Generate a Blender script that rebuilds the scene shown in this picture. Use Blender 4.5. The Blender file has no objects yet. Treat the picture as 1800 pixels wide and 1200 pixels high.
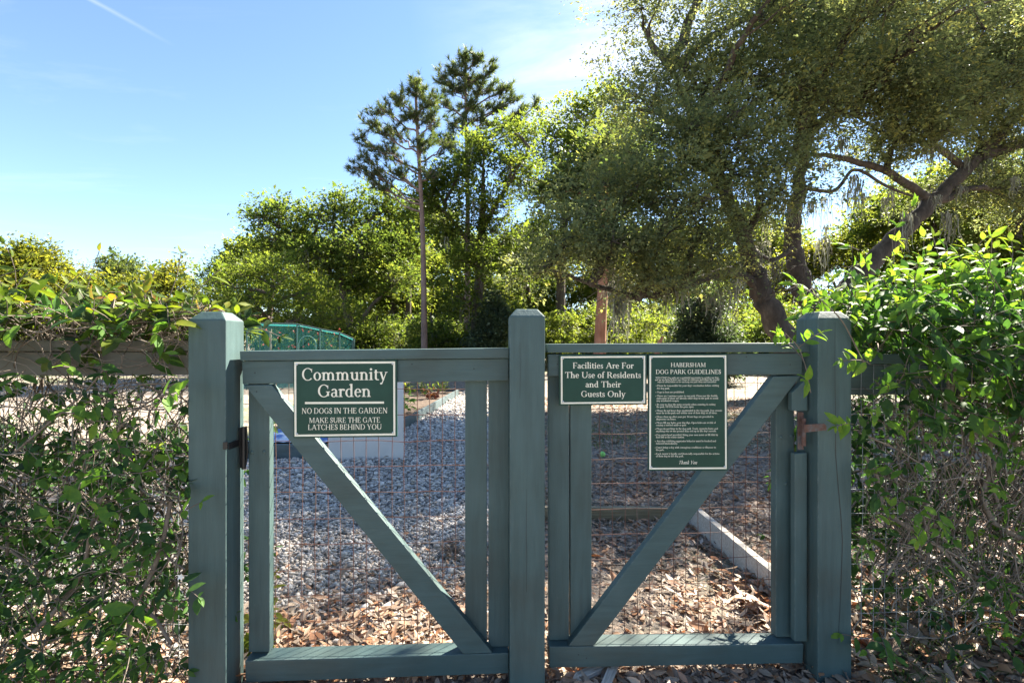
import bpy, bmesh, math
import numpy as np
from mathutils import Vector, Matrix, noise as mnoise

# ------------------------------------------------------------------ scene, camera, light
sc = bpy.context.scene
COL = sc.collection
EYE = 1.37            # camera height, metres
F = 870.0             # focal length in photo pixels (photo 1800 x 1200)

cam = bpy.data.cameras.new('camera')
cam.sensor_width = 36.0
cam.lens = 36.0 * F / 1800.0
cam.clip_start = 0.05
cam.clip_end = 1500.0
camo = bpy.data.objects.new('camera', cam)
COL.objects.link(camo)
camo.location = (0, 0, EYE)
camo.rotation_euler = (math.pi / 2, 0, 0)
sc.camera = camo

SUN_AZ = math.radians(48)
SUN_EL = math.radians(43)
SUN_DIR = Vector((math.sin(SUN_AZ) * math.cos(SUN_EL), math.cos(SUN_AZ) * math.cos(SUN_EL), math.sin(SUN_EL)))
sun = bpy.data.lights.new('sun', 'SUN')
sun.energy = 5.0
sun.angle = math.radians(0.5)
sun.color = (1.0, 0.93, 0.80)
suno = bpy.data.objects.new('sun', sun)
COL.objects.link(suno)
suno.location = SUN_DIR * 60
suno.rotation_euler = (-SUN_DIR).to_track_quat('-Z', 'Y').to_euler()

world = bpy.data.worlds.new('World')
sc.world = world
world.use_nodes = True
SKY_STRENGTH = 0.05

def build_world():
    nt = world.node_tree
    N, L = nt.nodes, nt.links
    bg = N['Background']
    sky = N.new('ShaderNodeTexSky')
    sky.sky_type = 'NISHITA'
    sky.sun_disc = False
    sky.sun_elevation = SUN_EL
    sky.sun_rotation = SUN_AZ
    sky.air_density = 0.9
    sky.dust_density = 0.04
    sky.ozone_density = 2.8
    tc = N.new('ShaderNodeTexCoord')
    sep = N.new('ShaderNodeSeparateXYZ')
    L.new(tc.outputs['Generated'], sep.inputs[0])
    def m(op, a, b=None, c=None):
        n = N.new('ShaderNodeMath'); n.operation = op
        for i, v in enumerate((a, b, c)):
            if v is None: continue
            if isinstance(v, (int, float)): n.inputs[i].default_value = v
            else: L.new(v, n.inputs[i])
        return n.outputs[0]
    zc = m('MAXIMUM', sep.outputs[2], 0.02)
    u = m('DIVIDE', sep.outputs[0], zc)
    v = m('DIVIDE', sep.outputs[1], zc)
    comb = N.new('ShaderNodeCombineXYZ')
    L.new(u, comb.inputs[0]); L.new(v, comb.inputs[1])
    nz = N.new('ShaderNodeTexNoise')
    nz.inputs['Scale'].default_value = 1.1; nz.inputs['Detail'].default_value = 9
    nz.inputs['Roughness'].default_value = 0.62; nz.inputs['Distortion'].default_value = 0.5
    mp = N.new('ShaderNodeMapping'); mp.inputs['Scale'].default_value = (0.6, 1.5, 1); mp.inputs['Rotation'].default_value = (0, 0, 0.5)
    L.new(comb.outputs[0], mp.inputs[0]); L.new(mp.outputs[0], nz.inputs['Vector'])
    # thin cirrus thickest towards the middle right of the sky
    cx = m('SUBTRACT', u, 0.42); cy = m('SUBTRACT', v, 1.75)
    dist = m('SQRT', m('ADD', m('MULTIPLY', cx, cx), m('MULTIPLY', m('MULTIPLY', cy, cy), 0.35)))
    near = m('SUBTRACT', 1.0, m('MINIMUM', m('DIVIDE', dist, 0.75), 1.0))
    cir = m('MULTIPLY', m('MAXIMUM', m('SUBTRACT', nz.outputs['Fac'], 0.36), 0.0), 2.2)
    cir = m('MINIMUM', m('MULTIPLY', cir, m('MULTIPLY', near, 1.3)), 0.6)
    low = m('MULTIPLY', m('MAXIMUM', m('SUBTRACT', nz.outputs['Fac'], 0.52), 0.0), 1.6)
    # an old vapour trail high on the left
    x0, y0, x1, y1 = -1.30, 1.28, -1.14, 1.68
    ln = math.hypot(x1 - x0, y1 - y0); ex, ey = (x1 - x0) / ln, (y1 - y0) / ln
    du = m('SUBTRACT', u, x0); dv = m('SUBTRACT', v, y0)
    along = m('ADD', m('MULTIPLY', du, ex), m('MULTIPLY', dv, ey))
    perp = m('ABSOLUTE', m('ADD', m('ADD', m('MULTIPLY', du, -ey), m('MULTIPLY', dv, ex)), m('MULTIPLY', m('SUBTRACT', nz.outputs['Fac'], 0.5), 0.05)))
    tr = m('MULTIPLY', m('MAXIMUM', m('SUBTRACT', 1.0, m('DIVIDE', perp, 0.017)), 0.0),
           m('MULTIPLY', m('MINIMUM', m('MAXIMUM', m('DIVIDE', m('SUBTRACT', ln, along), 0.25), 0.0), 1.0), 0.22))
    tot = m('MINIMUM', m('ADD', m('ADD', cir, m('MULTIPLY', low, 0.35)), tr), 0.75)
    mix = N.new('ShaderNodeMix'); mix.data_type = 'RGBA'
    mix.inputs['B'].default_value = (4.6, 4.8, 5.6, 1)
    L.new(tot, mix.inputs['Factor']); L.new(sky.outputs[0], mix.inputs['A'])
    L.new(mix.outputs['Result'], bg.inputs[0])
    bg.inputs[1].default_value = SKY_STRENGTH
build_world()

sc.view_settings.view_transform = 'Standard'
sc.view_settings.look = 'None'
sc.view_settings.gamma = 1.0
sc.view_settings.exposure = 2.72
try:
    sc.cycles.max_bounces = 8
    sc.cycles.diffuse_bounces = 4
    sc.cycles.transmission_bounces = 6
    sc.cycles.transparent_max_bounces = 8
except Exception:
    pass

# ------------------------------------------------------------------ object helpers
def tag(o, label=None, cat=None, group=None, kind=None):
    if label: o['label'] = label
    if cat: o['category'] = cat
    if group: o['group'] = group
    if kind: o['kind'] = kind
    return o

def thing(name, label, cat, loc=(0, 0, 0), group=None):
    o = bpy.data.objects.new(name, None)
    o.empty_display_size = 0.2
    COL.objects.link(o)
    o.location = loc
    return tag(o, label, cat, group)

def obj(name, me, parent=None, mat=None):
    o = bpy.data.objects.new(name, me)
    COL.objects.link(o)
    if mat is not None and not me.materials:
        me.materials.append(mat)
    if parent is not None:
        o.parent = parent
    return o

def root_loc(parent):
    p = Vector((0, 0, 0))
    while parent is not None:
        p += parent.location
        parent = parent.parent
    return p

def copy_tree(o, parent=None):
    c = o.copy()
    COL.objects.link(c)
    if parent is not None: c.parent = parent
    for ch in [x for x in o.children]:
        copy_tree(ch, c)
    return c

class MB:
    """collects vertex and face arrays and links them as ONE mesh"""
    def __init__(self):
        self.v = []; self.f = []; self.t = []; self.n = 0
    def add(self, v, f, tint=None):
        v = np.asarray(v, dtype=np.float64).reshape(-1, 3)
        f = np.asarray(f, dtype=np.int64)
        self.v.append(v); self.f.append(f + self.n); self.n += len(v)
        if tint is None: tint = 0.5
        self.t.append(np.broadcast_to(np.asarray(tint, dtype=np.float32), (len(f),)))
    def mesh(self, name, loc=(0, 0, 0), smooth=False):
        v = np.concatenate(self.v) - np.array(loc)
        me = bpy.data.meshes.new(name)
        me.vertices.add(len(v)); me.vertices.foreach_set('co', v.astype(np.float32).ravel())
        tot = np.concatenate([np.full(len(f), f.shape[1]) for f in self.f])
        idx = np.concatenate([f.ravel() for f in self.f])
        st = np.concatenate([[0], np.cumsum(tot)[:-1]])
        me.loops.add(len(idx)); me.loops.foreach_set('vertex_index', idx.astype(np.int32))
        me.polygons.add(len(tot)); me.polygons.foreach_set('loop_start', st.astype(np.int32))
        me.update(calc_edges=True)
        a = me.attributes.new('tint', 'FLOAT', 'FACE')
        a.data.foreach_set('value', np.concatenate(self.t).astype(np.float32))
        if smooth: me.polygons.foreach_set('use_smooth', np.ones(len(tot), dtype=bool))
        me.validate()
        return me
    def build(self, name, mat, parent=None, smooth=False):
        me = self.mesh(name, root_loc(parent), smooth)
        return obj(name, me, parent, mat)

def unit(a):
    a = np.asarray(a, dtype=np.float64)
    return a / np.maximum(np.linalg.norm(a, axis=-1, keepdims=True), 1e-9)

def frames(X, Nrm):
    X = unit(X); Y = unit(np.cross(Nrm, X)); Z = np.cross(X, Y)
    return X, Y, Z

def scatter(mb, tv, tf, P, X, Y, Z, S, tint=None):
    """stamp the template (tv, tf) at every P with axes X, Y, Z and scale S"""
    P = np.asarray(P); S = np.asarray(S, dtype=np.float64)
    if S.ndim == 1: S = S[:, None] * np.ones(3)
    v = (P[:, None, :] + tv[None, :, 0:1] * (X * S[:, 0:1])[:, None, :] + tv[None, :, 1:2] * (Y * S[:, 1:2])[:, None, :]
         + tv[None, :, 2:3] * (Z * S[:, 2:3])[:, None, :])
    n = len(tv); N = len(P)
    f = tf[None, :, :] + (np.arange(N) * n)[:, None, None]
    t = None if tint is None else np.repeat(tint, len(tf))
    mb.add(v.reshape(-1, 3), f.reshape(-1, tf.shape[1]), t)

def tube(mb, path, rad, sides=6, tint=0.5):
    p = np.asarray(path, dtype=np.float64); n = len(p)
    r = np.broadcast_to(np.asarray(rad, dtype=np.float64), (n,))
    t = np.gradient(p, axis=0); t = unit(t)
    ref = np.array([0.31, 0.17, 0.93]) if abs(t[0][2]) < 0.9 else np.array([0.93, 0.2, 0.1])
    u = unit(np.cross(t, ref)); w = np.cross(t, u)
    a = np.linspace(0, 2 * math.pi, sides, endpoint=False)
    v = p[:, None, :] + r[:, None, None] * (np.cos(a)[None, :, None] * u[:, None, :] + np.sin(a)[None, :, None] * w[:, None, :])
    i = np.arange(n - 1)[:, None] * sides; j = np.arange(sides)[None, :]
    j2 = (j + 1) % sides
    q = np.stack([i + j, i + j2, i + sides + j2, i + sides + j], -1).reshape(-1, 4)
    mb.add(v.reshape(-1, 3), q, tint)

# leaf templates
def _leaf():
    t = [0, .25, .5, .78, 1]; w = [0, .2, .25, .15, 0]
    mid = [(x, 0, -.16 * x * x) for x in t]
    lft = [(t[i], w[i], -.16 * t[i] ** 2 + .06) for i in (1, 2, 3)]
    rgt = [(t[i], -w[i], -.16 * t[i] ** 2 + .06) for i in (1, 2, 3)]
    v = np.array(mid + lft + rgt)
    f = []
    for o, s in ((5, 1), (8, -1)):
        for tri in ((0, 1, o), (1, o + 1, o), (1, 2, o + 1), (2, o + 2, o + 1), (2, 3, o + 2), (3, 4, o + 2)):
            f.append(tri if s > 0 else tri[::-1])
    return v, np.array(f)
LEAF_V, LEAF_F = _leaf()
RH_V = np.array([(0, 0, 0), (.45, .27, .06), (1, 0, -.05), (.45, -.27, .06)], dtype=np.float64)
RH_F = np.array([(0, 3, 2, 1)])
ND_V = np.array([(0, -.5, 0), (1, -.12, -.06), (1, .12, -.06), (0, .5, 0)], dtype=np.float64)
ND_F = np.array([(0, 1, 2, 3)])

# ------------------------------------------------------------------ materials
def new_mat(name):
    m = bpy.data.materials.new(name); m.use_nodes = True
    nt = m.node_tree
    return m, nt, nt.nodes, nt.links, nt.nodes['Principled BSDF'], nt.nodes['Material Output']

def ramp(N, stops):
    r = N.new('ShaderNodeValToRGB')
    e = r.color_ramp.elements
    while len(e) < len(stops): e.new(0.5)
    for k, (p, c) in enumerate(stops):
        e[k].position = p; e[k].color = (c[0], c[1], c[2], 1)
    return r

def leaf_mat(name, stops, trans=0.45, rough=0.45, tr_gain=(1.35, 1.45, 0.6), spec=0.35, blotch=0.0):
    m, nt, N, L, P, O = new_mat(name)
    at = N.new('ShaderNodeAttribute'); at.attribute_name = 'tint'
    r = ramp(N, stops)
    if blotch:
        tc = N.new('ShaderNodeTexCoord'); nz = N.new('ShaderNodeTexNoise'); nz.inputs['Scale'].default_value = 55; nz.inputs['Detail'].default_value = 4
        L.new(tc.outputs['Object'], nz.inputs['Vector'])
        ma = N.new('ShaderNodeMath'); ma.operation = 'MULTIPLY_ADD'; ma.inputs[1].default_value = blotch; L.new(nz.outputs['Fac'], ma.inputs[0])
        mb_ = N.new('ShaderNodeMath'); mb_.operation = 'SUBTRACT'; mb_.inputs[1].default_value = blotch * .5; L.new(at.outputs['Fac'], mb_.inputs[0]); L.new(mb_.outputs[0], ma.inputs[2])
        L.new(ma.outputs[0], r.inputs[0])
    else:
        L.new(at.outputs['Fac'], r.inputs[0])
    L.new(r.outputs[0], P.inputs['Base Color'])
    P.inputs['Roughness'].default_value = rough
    P.inputs['Specular IOR Level'].default_value = spec
    tb = N.new('ShaderNodeBsdfTranslucent')
    mul = N.new('ShaderNodeMix'); mul.data_type = 'RGBA'; mul.blend_type = 'MULTIPLY'
    mul.inputs['Factor'].default_value = 1.0
    mul.inputs['B'].default_value = (*tr_gain, 1)
    L.new(r.outputs[0], mul.inputs['A']); L.new(mul.outputs['Result'], tb.inputs['Color'])
    mx = N.new('ShaderNodeMixShader'); mx.inputs[0].default_value = trans
    L.new(P.outputs[0], mx.inputs[1]); L.new(tb.outputs[0], mx.inputs[2]); L.new(mx.outputs[0], O.inputs[0])
    return m

def noise_mat(name, stops, scale=8, detail=6, rough=0.8, bump=0.0, stretch=(1, 1, 1), bscale=None, spec=0.3, distort=0.0, tint=0.0):
    m, nt, N, L, P, O = new_mat(name)
    tc = N.new('ShaderNodeTexCoord'); mp = N.new('ShaderNodeMapping'); mp.inputs['Scale'].default_value = stretch
    L.new(tc.outputs['Object'], mp.inputs[0])
    nz = N.new('ShaderNodeTexNoise'); nz.inputs['Scale'].default_value = scale; nz.inputs['Detail'].default_value = detail
    nz.inputs['Roughness'].default_value = 0.65; nz.inputs['Distortion'].default_value = distort
    L.new(mp.outputs[0], nz.inputs['Vector'])
    r = ramp(N, stops)
    if tint:
        at = N.new('ShaderNodeAttribute'); at.attribute_name = 'tint'
        mm = N.new('ShaderNodeMath'); mm.operation = 'MULTIPLY_ADD'; mm.inputs[1].default_value = tint
        sb = N.new('ShaderNodeMath'); sb.operation = 'MULTIPLY_ADD'; sb.inputs[1].default_value = 1 - tint; sb.inputs[2].default_value = 0
        L.new(nz.outputs['Fac'], sb.inputs[0]); L.new(at.outputs['Fac'], mm.inputs[0]); L.new(sb.outputs[0], mm.inputs[2])
        L.new(mm.outputs[0], r.inputs[0])
    else:
        L.new(nz.outputs['Fac'], r.inputs[0])
    L.new(r.outputs[0], P.inputs['Base Color'])
    P.inputs['Roughness'].default_value = rough; P.inputs['Specular IOR Level'].default_value = spec
    if bump:
        n2 = N.new('ShaderNodeTexNoise'); n2.inputs['Scale'].default_value = bscale or scale * 3; n2.inputs['Detail'].default_value = 8
        L.new(mp.outputs[0], n2.inputs['Vector'])
        b = N.new('ShaderNodeBump'); b.inputs['Strength'].default_value = bump; b.inputs['Distance'].default_value = 0.02
        L.new(n2.outputs['Fac'], b.inputs['Height']); L.new(b.outputs[0], P.inputs['Normal'])
    return m

def paint_mat(name, base, vertical=True):
    """weathered green-blue exterior paint over sawn timber: faint grain, scuffs, bare flecks"""
    m, nt, N, L, P, O = new_mat(name)
    tc = N.new('ShaderNodeTexCoord')
    mp = N.new('ShaderNodeMapping'); mp.inputs['Scale'].default_value = (22, 22, 1.6) if vertical else (1.6, 22, 22)
    L.new(tc.outputs['Object'], mp.inputs[0])
    g = N.new('ShaderNodeTexNoise'); g.inputs['Scale'].default_value = 3.0; g.inputs['Detail'].default_value = 8; g.inputs['Roughness'].default_value = .7
    L.new(mp.outputs[0], g.inputs['Vector'])
    big = N.new('ShaderNodeTexNoise'); big.inputs['Scale'].default_value = 3.5; big.inputs['Detail'].default_value = 5
    L.new(tc.outputs['Object'], big.inputs['Vector'])
    r = ramp(N, [(0.28, (base[0] * .92, base[1] * .80, base[2] * .76)), (0.5, base), (0.72, (base[0] * 1.2, base[1] * 1.17, base[2] * 1.2))])
    L.new(big.outputs['Fac'], r.inputs[0])
    gr = ramp(N, [(0.32, (.88, .88, .88)), (0.6, (1.04, 1.04, 1.04))])
    L.new(g.outputs['Fac'], gr.inputs[0])
    mu = N.new('ShaderNodeMix'); mu.data_type = 'RGBA'; mu.blend_type = 'MULTIPLY'; mu.inputs['Factor'].default_value = .8
    L.new(r.outputs[0], mu.inputs['A']); L.new(gr.outputs[0], mu.inputs['B'])
    # scuffs and bare flecks
    mp2 = N.new('ShaderNodeMapping'); mp2.inputs['Scale'].default_value = (9, 9, 3) if vertical else (3, 9, 9); mp2.inputs['Rotation'].default_value = (.3, .5, .2)
    L.new(tc.outputs['Object'], mp2.inputs[0])
    s = N.new('ShaderNodeTexNoise'); s.inputs['Scale'].default_value = 9; s.inputs['Detail'].default_value = 9; s.inputs['Roughness'].default_value = .75
    L.new(mp2.outputs[0], s.inputs['Vector'])
    sr = ramp(N, [(0.69, (0, 0, 0)), (0.74, (.7, .7, .7))])
    L.new(s.outputs['Fac'], sr.inputs[0])
    mx = N.new('ShaderNodeMix'); mx.data_type = 'RGBA'
    mx.inputs['B'].default_value = (.30, .31, .27, 1)
    L.new(sr.outputs[0], mx.inputs['Factor']); L.new(mu.outputs['Result'], mx.inputs['A'])
    # worn paler edges where the paint has rubbed off the corners
    bv = N.new('ShaderNodeBevel'); bv.samples = 4; bv.inputs['Radius'].default_value = .008
    ge = N.new('ShaderNodeNewGeometry'); dt = N.new('ShaderNodeVectorMath'); dt.operation = 'DOT_PRODUCT'
    L.new(bv.outputs[0], dt.inputs[0]); L.new(ge.outputs['Normal'], dt.inputs[1])
    ed = ramp(N, [(.80, (1, 1, 1)), (.985, (0, 0, 0))]); L.new(dt.outputs['Value'], ed.inputs[0])
    e2 = ramp(N, [(.50, (0, 0, 0)), (.66, (.55, .55, .55))]); L.new(s.outputs['Fac'], e2.inputs[0])
    em = N.new('ShaderNodeMath'); em.operation = 'MULTIPLY'; L.new(ed.outputs[0], em.inputs[0]); L.new(e2.outputs[0], em.inputs[1])
    m3 = N.new('ShaderNodeMix'); m3.data_type = 'RGBA'; m3.inputs['B'].default_value = (.33, .36, .33, 1)
    L.new(em.outputs[0], m3.inputs['Factor']); L.new(mx.outputs['Result'], m3.inputs['A'])
    # long faint runs and knots
    mp4 = N.new('ShaderNodeMapping'); mp4.inputs['Scale'].default_value = (7, 7, .9) if vertical else (.9, 7, 7); L.new(tc.outputs['Object'], mp4.inputs[0])
    wv = N.new('ShaderNodeTexNoise'); wv.inputs['Scale'].default_value = 2.2; wv.inputs['Detail'].default_value = 3; wv.inputs['Distortion'].default_value = 1.2; L.new(mp4.outputs[0], wv.inputs['Vector'])
    w2 = ramp(N, [(.34, (.88, .87, .85)), (.5, (1, 1, 1)), (.70, (1.14, 1.13, 1.12))]); L.new(wv.outputs['Fac'], w2.inputs[0])
    m5 = N.new('ShaderNodeMix'); m5.data_type = 'RGBA'; m5.blend_type = 'MULTIPLY'; m5.inputs['Factor'].default_value = .85
    L.new(m3.outputs['Result'], m5.inputs['A']); L.new(w2.outputs[0], m5.inputs['B'])
    L.new(m5.outputs['Result'], P.inputs['Base Color'])
    P.inputs['Roughness'].default_value = .55; P.inputs['Specular IOR Level'].default_value = .3
    b = N.new('ShaderNodeBump'); b.inputs['Strength'].default_value = .35; b.inputs['Distance'].default_value = .004
    L.new(g.outputs['Fac'], b.inputs['Height']); L.new(b.outputs[0], P.inputs['Normal'])
    return m

def plain(name, col, rough=.6, metal=0.0, spec=.4):
    m, nt, N, L, P, O = new_mat(name)
    nz = N.new('ShaderNodeTexNoise'); nz.inputs['Scale'].default_value = 14; nz.inputs['Detail'].default_value = 6
    tc = N.new('ShaderNodeTexCoord'); L.new(tc.outputs['Object'], nz.inputs['Vector'])
    r = ramp(N, [(0.3, tuple(c * .82 for c in col)), (.7, tuple(min(1, c * 1.14) for c in col))])
    L.new(nz.outputs['Fac'], r.inputs[0]); L.new(r.outputs[0], P.inputs['Base Color'])
    P.inputs['Roughness'].default_value = rough; P.inputs['Metallic'].default_value = metal; P.inputs['Specular IOR Level'].default_value = spec
    return m

M = {}
PAINT = (.055, .092, .090)
M['paint_v'] = paint_mat('green_paint_upright', PAINT, True)
M['paint_h'] = paint_mat('green_paint_level', PAINT, False)
M['paint_dirty'] = paint_mat('dirty_green_paint', (.098, .098, .082), False)
M['paint_bed'] = paint_mat('grey_green_board', (.085, .115, .12), False)
M['wire_rust'] = noise_mat('rusty_wire', [(.35, (.10, .038, .026)), (.5, (.12, .058, .042)), (.68, (.17, .145, .13))], 5, rough=.75)
M['wire_grey'] = noise_mat('galvanised_wire', [(.35, (.16, .17, .18)), (.65, (.34, .36, .37))], 7, rough=.55)
M['iron'] = plain('black_iron', (.012, .012, .013), .4)
M['rust'] = noise_mat('rusty_iron', [(.35, (.10, .05, .035)), (.5, (.13, .075, .06)), (.65, (.12, .11, .11))], 30, rough=.8, bump=.3)
M['steel'] = plain('screw_steel', (.45, .46, .48), .35, .8)
M['sign_green'] = noise_mat('sign_green', [(.3, (.0055, .038, .027)), (.5, (.007, .047, .033)), (.7, (.011, .056, .041))], 7, rough=.4, spec=.25)
M['cream'] = noise_mat('sign_cream', [(.35, (.70, .67, .54)), (.65, (.78, .75, .62))], 18, rough=.55)
M['bark'] = noise_mat('dark_bark', [(.3, (.045, .034, .027)), (.55, (.10, .075, .06)), (.75, (.17, .14, .12))], 5, 9, .9, .9, (1, 1, .25), 14)
M['bark_oak'] = noise_mat('live_oak_bark', [(.3, (.028, .023, .018)), (.55, (.066, .052, .042)), (.75, (.12, .102, .086))], 6, 9, .9, 1.0, (1, 1, .35), 18)
M['bark_pine'] = noise_mat('pine_bark', [(.3, (.10, .065, .052)), (.55, (.20, .14, .12)), (.75, (.30, .24, .21))], 5, 9, .9, .9, (1, 1, .3), 14)
M['bark_red'] = noise_mat('red_pine_bark', [(.3, (.19, .075, .045)), (.55, (.33, .16, .10)), (.75, (.42, .24, .17))], 5, 9, .9, .8, (1, 1, .3), 14)
M['stem'] = noise_mat('vine_stem', [(.3, (.085, .066, .05)), (.55, (.17, .135, .105)), (.75, (.27, .23, .19))], 14, 5, .85, tint=.45)
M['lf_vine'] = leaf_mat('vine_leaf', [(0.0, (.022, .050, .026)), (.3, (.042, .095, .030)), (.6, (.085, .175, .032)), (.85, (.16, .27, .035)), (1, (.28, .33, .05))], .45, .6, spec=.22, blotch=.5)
M['lf_vine_warm'] = leaf_mat('vine_leaf_old', [(0.0, (.018, .034, .014)), (.35, (.040, .070, .018)), (.65, (.085, .125, .018)), (.9, (.17, .19, .022)), (1, (.26, .12, .03))], .48, .5, spec=.28, blotch=.45)
M['lf_oak'] = leaf_mat('live_oak_leaf', [(0.0, (.078, .102, .062)), (.4, (.145, .175, .092)), (.75, (.205, .23, .11)), (1, (.30, .28, .09))], .6, .55, (1.35, 1.32, .8), .2)
M['lf_green'] = leaf_mat('broad_leaf_green', [(0.0, (.050, .080, .022)), (.5, (.100, .145, .032)), (1, (.19, .215, .045))], .64, .5, (1.25, 1.25, .7))
M['lf_lime'] = leaf_mat('spring_leaf', [(0.0, (.065, .098, .022)), (.5, (.140, .182, .034)), (1, (.24, .255, .05))], .68, .5, (1.25, 1.25, .7))
M['lf_gold'] = leaf_mat('golden_leaf', [(0.0, (.062, .085, .018)), (.5, (.130, .152, .028)), (1, (.24, .225, .038))], .66, .5, (1.35, 1.3, .65))
M['lf_dark'] = leaf_mat('cedar_leaf', [(0.0, (.030, .050, .034)), (.5, (.058, .085, .052)), (1, (.10, .13, .065))], .4, .55)
M['lf_pine'] = leaf_mat('pine_needle', [(0.0, (.040, .060, .034)), (.5, (.085, .112, .048)), (1, (.17, .18, .065))], .5, .5)
M['moss'] = leaf_mat('hanging_moss', [(0.0, (.12, .115, .085)), (.5, (.19, .19, .15)), (1, (.28, .28, .23))], .35, .8, (1, 1, .9))
M['litter'] = leaf_mat('dead_leaf', [(0.0, (.11, .075, .05)), (.25, (.27, .20, .145)), (.5, (.40, .31, .23)), (.72, (.46, .27, .16)), (.88, (.44, .19, .08)), (1, (.56, .51, .43))], .2, .5, (1.1, .9, .7), .45)
M['grass'] = leaf_mat('grass_blade', [(0, (.05, .08, .025)), (.6, (.10, .15, .04)), (1, (.22, .21, .09))], .4, .5)
M['timber'] = noise_mat('weathered_timber', [(.3, (.30, .26, .215)), (.55, (.44, .395, .34)), (.75, (.54, .50, .45))], 4, 8, .85, .35, (1.2, 18, 18), 5)
M['timber_tan'] = noise_mat('yellow_timber', [(.3, (.17, .135, .085)), (.55, (.26, .21, .135)), (.75, (.33, .28, .2))], 4, 8, .85, .35, (1.2, 18, 18), 5)
# ------------------------------------------------------------------ layout helpers
def P3(px, py, Y):
    """a point seen at photo pixel (px, py) that stands Y metres away"""
    return Vector(((px - 900) / F * Y, Y, EYE - (py - 600) / F * Y))

GA, GB = 1.914, 0.047            # the fence line: Y = GA + GB * X
GN = Vector((-GB, 1, 0)).normalized()
GX = Vector((1, GB, 0)).normalized()
def G(px, py, off=0.0):
    u = (px - 900) / F
    Y = (GA + off) / (1 - GB * u)
    return Vector((u * Y, Y, EYE - (py - 600) / F * Y))
def fence_pt(X, Z, off=0.0):
    return Vector((X, GA + off + GB * X, Z))

def hull_mesh(name, front, depth_vec, loc, bevel=.003, seg=2):
    """prism: a front outline pushed back along depth_vec, with softened edges"""
    bm = bmesh.new()
    n = len(front)
    a = [bm.verts.new(Vector(p) - loc) for p in front]
    b = [bm.verts.new(Vector(p) + depth_vec - loc) for p in front]
    bm.faces.new(a); bm.faces.new(b[::-1])
    for i in range(n):
        bm.faces.new((a[i], b[i], b[(i + 1) % n], a[(i + 1) % n]))
    bmesh.ops.recalc_face_normals(bm, faces=bm.faces[:])
    if bevel:
        bmesh.ops.bevel(bm, geom=bm.edges[:], offset=bevel, segments=seg, affect='EDGES', profile=.6)
    me = bpy.data.meshes.new(name)
    bm.to_mesh(me); bm.free()
    return me

def board(name, quad, off, th, mat, root, bevel=.0035):
    """a plank: front face at photo pixels (tl, tr, br, bl) on the gate plane"""
    pts = [G(x, y, off) for x, y in quad]
    return obj(name, hull_mesh(name, pts, GN * th, root_loc(root), bevel), root, mat)

def box_mesh(name, lo, hi, loc=Vector((0, 0, 0)), bevel=.003):
    x0, y0, z0 = lo; x1, y1, z1 = hi
    return hull_mesh(name, [(x0, y0, z0), (x1, y0, z0), (x1, y0, z1), (x0, y0, z1)], Vector((0, y1 - y0, 0)), Vector(loc), bevel)

# ------------------------------------------------------------------ gate posts
def gate_post(px0, px1, py_bevel, label, cap_h=.030, inset=.026, depth=None):
    l, r = G(px0, py_bevel), G(px1, py_bevel)
    w = (r - l).length; d = depth or w
    base = Vector((l.x, l.y, 0)).lerp(Vector((r.x, r.y, 0)), .5) + GN * d / 2
    bm = bmesh.new()
    zt = l.z
    rings = []
    for z, ins in ((-.12, 0), (zt, 0), (zt + cap_h, inset)):
        ring = []
        for sx, sy in ((-1, -1), (1, -1), (1, 1), (-1, 1)):
            p = GX * (sx * (w / 2 - ins)) + GN * (sy * (d / 2 - ins)) + Vector((0, 0, z))
            ring.append(bm.verts.new(p))
        rings.append(ring)
    for a, b in zip(rings, rings[1:]):
        for i in range(4): bm.faces.new((a[i], a[(i + 1) % 4], b[(i + 1) % 4], b[i]))
    bm.faces.new(rings[-1]); bm.faces.new(rings[0][::-1])
    bmesh.ops.bevel(bm, geom=bm.edges[:], offset=.0045, segments=2, affect='EDGES', profile=.6)
    me = bpy.data.meshes.new('gate_post'); bm.to_mesh(me); bm.free()
    o = obj('gate_post', me, None, M['paint_v'])
    o.location = base
    tag(o, label, 'post', 'gate posts')
    return o, base, w, d

postL, bL, wL, dL = gate_post(330.5, 397, 562, 'thick green post with sunlit side that carries the community garden gate', .032, .03)
postM, bM_, wM, dM = gate_post(896, 958, 556, 'green post standing between the two gates')
postR, bR, wR, dR = gate_post(1437.5, 1497, 560, 'green post with a drying crack, beside the dog park gate under leafy vine')

def crack(root, pts, off=-.0006, w=.0022):
    """a drying split in the timber: a narrow dark groove strip"""
    mb = MB(); v = []
    n = len(pts)
    for i, (x, y) in enumerate(pts):
        c = G(x, y, off)
        ww = w * (.25 + .75 * math.sin(math.pi * (i + .3) / n)) / 2
        v += [c - GX * ww, c + GX * ww]
    f = [(2 * i, 2 * i + 1, 2 * i + 3, 2 * i + 2) for i in range(n - 1)]
    mb.add([tuple(p) for p in v], f)
    return mb.build('crack', M['iron'], root)
crack(postR, [(1468, 566), (1467.5, 640), (1468.5, 720), (1469, 800), (1473, 850), (1478, 905), (1481, 950), (1479, 1010), (1476, 1080), (1473, 1130)], w=.0028)
crack(postM, [(926, 860), (925, 930), (926, 985), (925.5, 1040)], w=.0014)
crack(postM, [(914, 600), (914.6, 650), (914, 700)], w=.0010)
# stop strips nailed to the inner side of the right post
for quad in ([(1392, 690), (1420, 663), (1420, 722), (1392, 722)], [(1397, 797), (1419, 795), (1419, 1127), (1397, 1127)]):
    board('stop_strip', quad, .045, .03, M['paint_v'], postR, .004)

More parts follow.
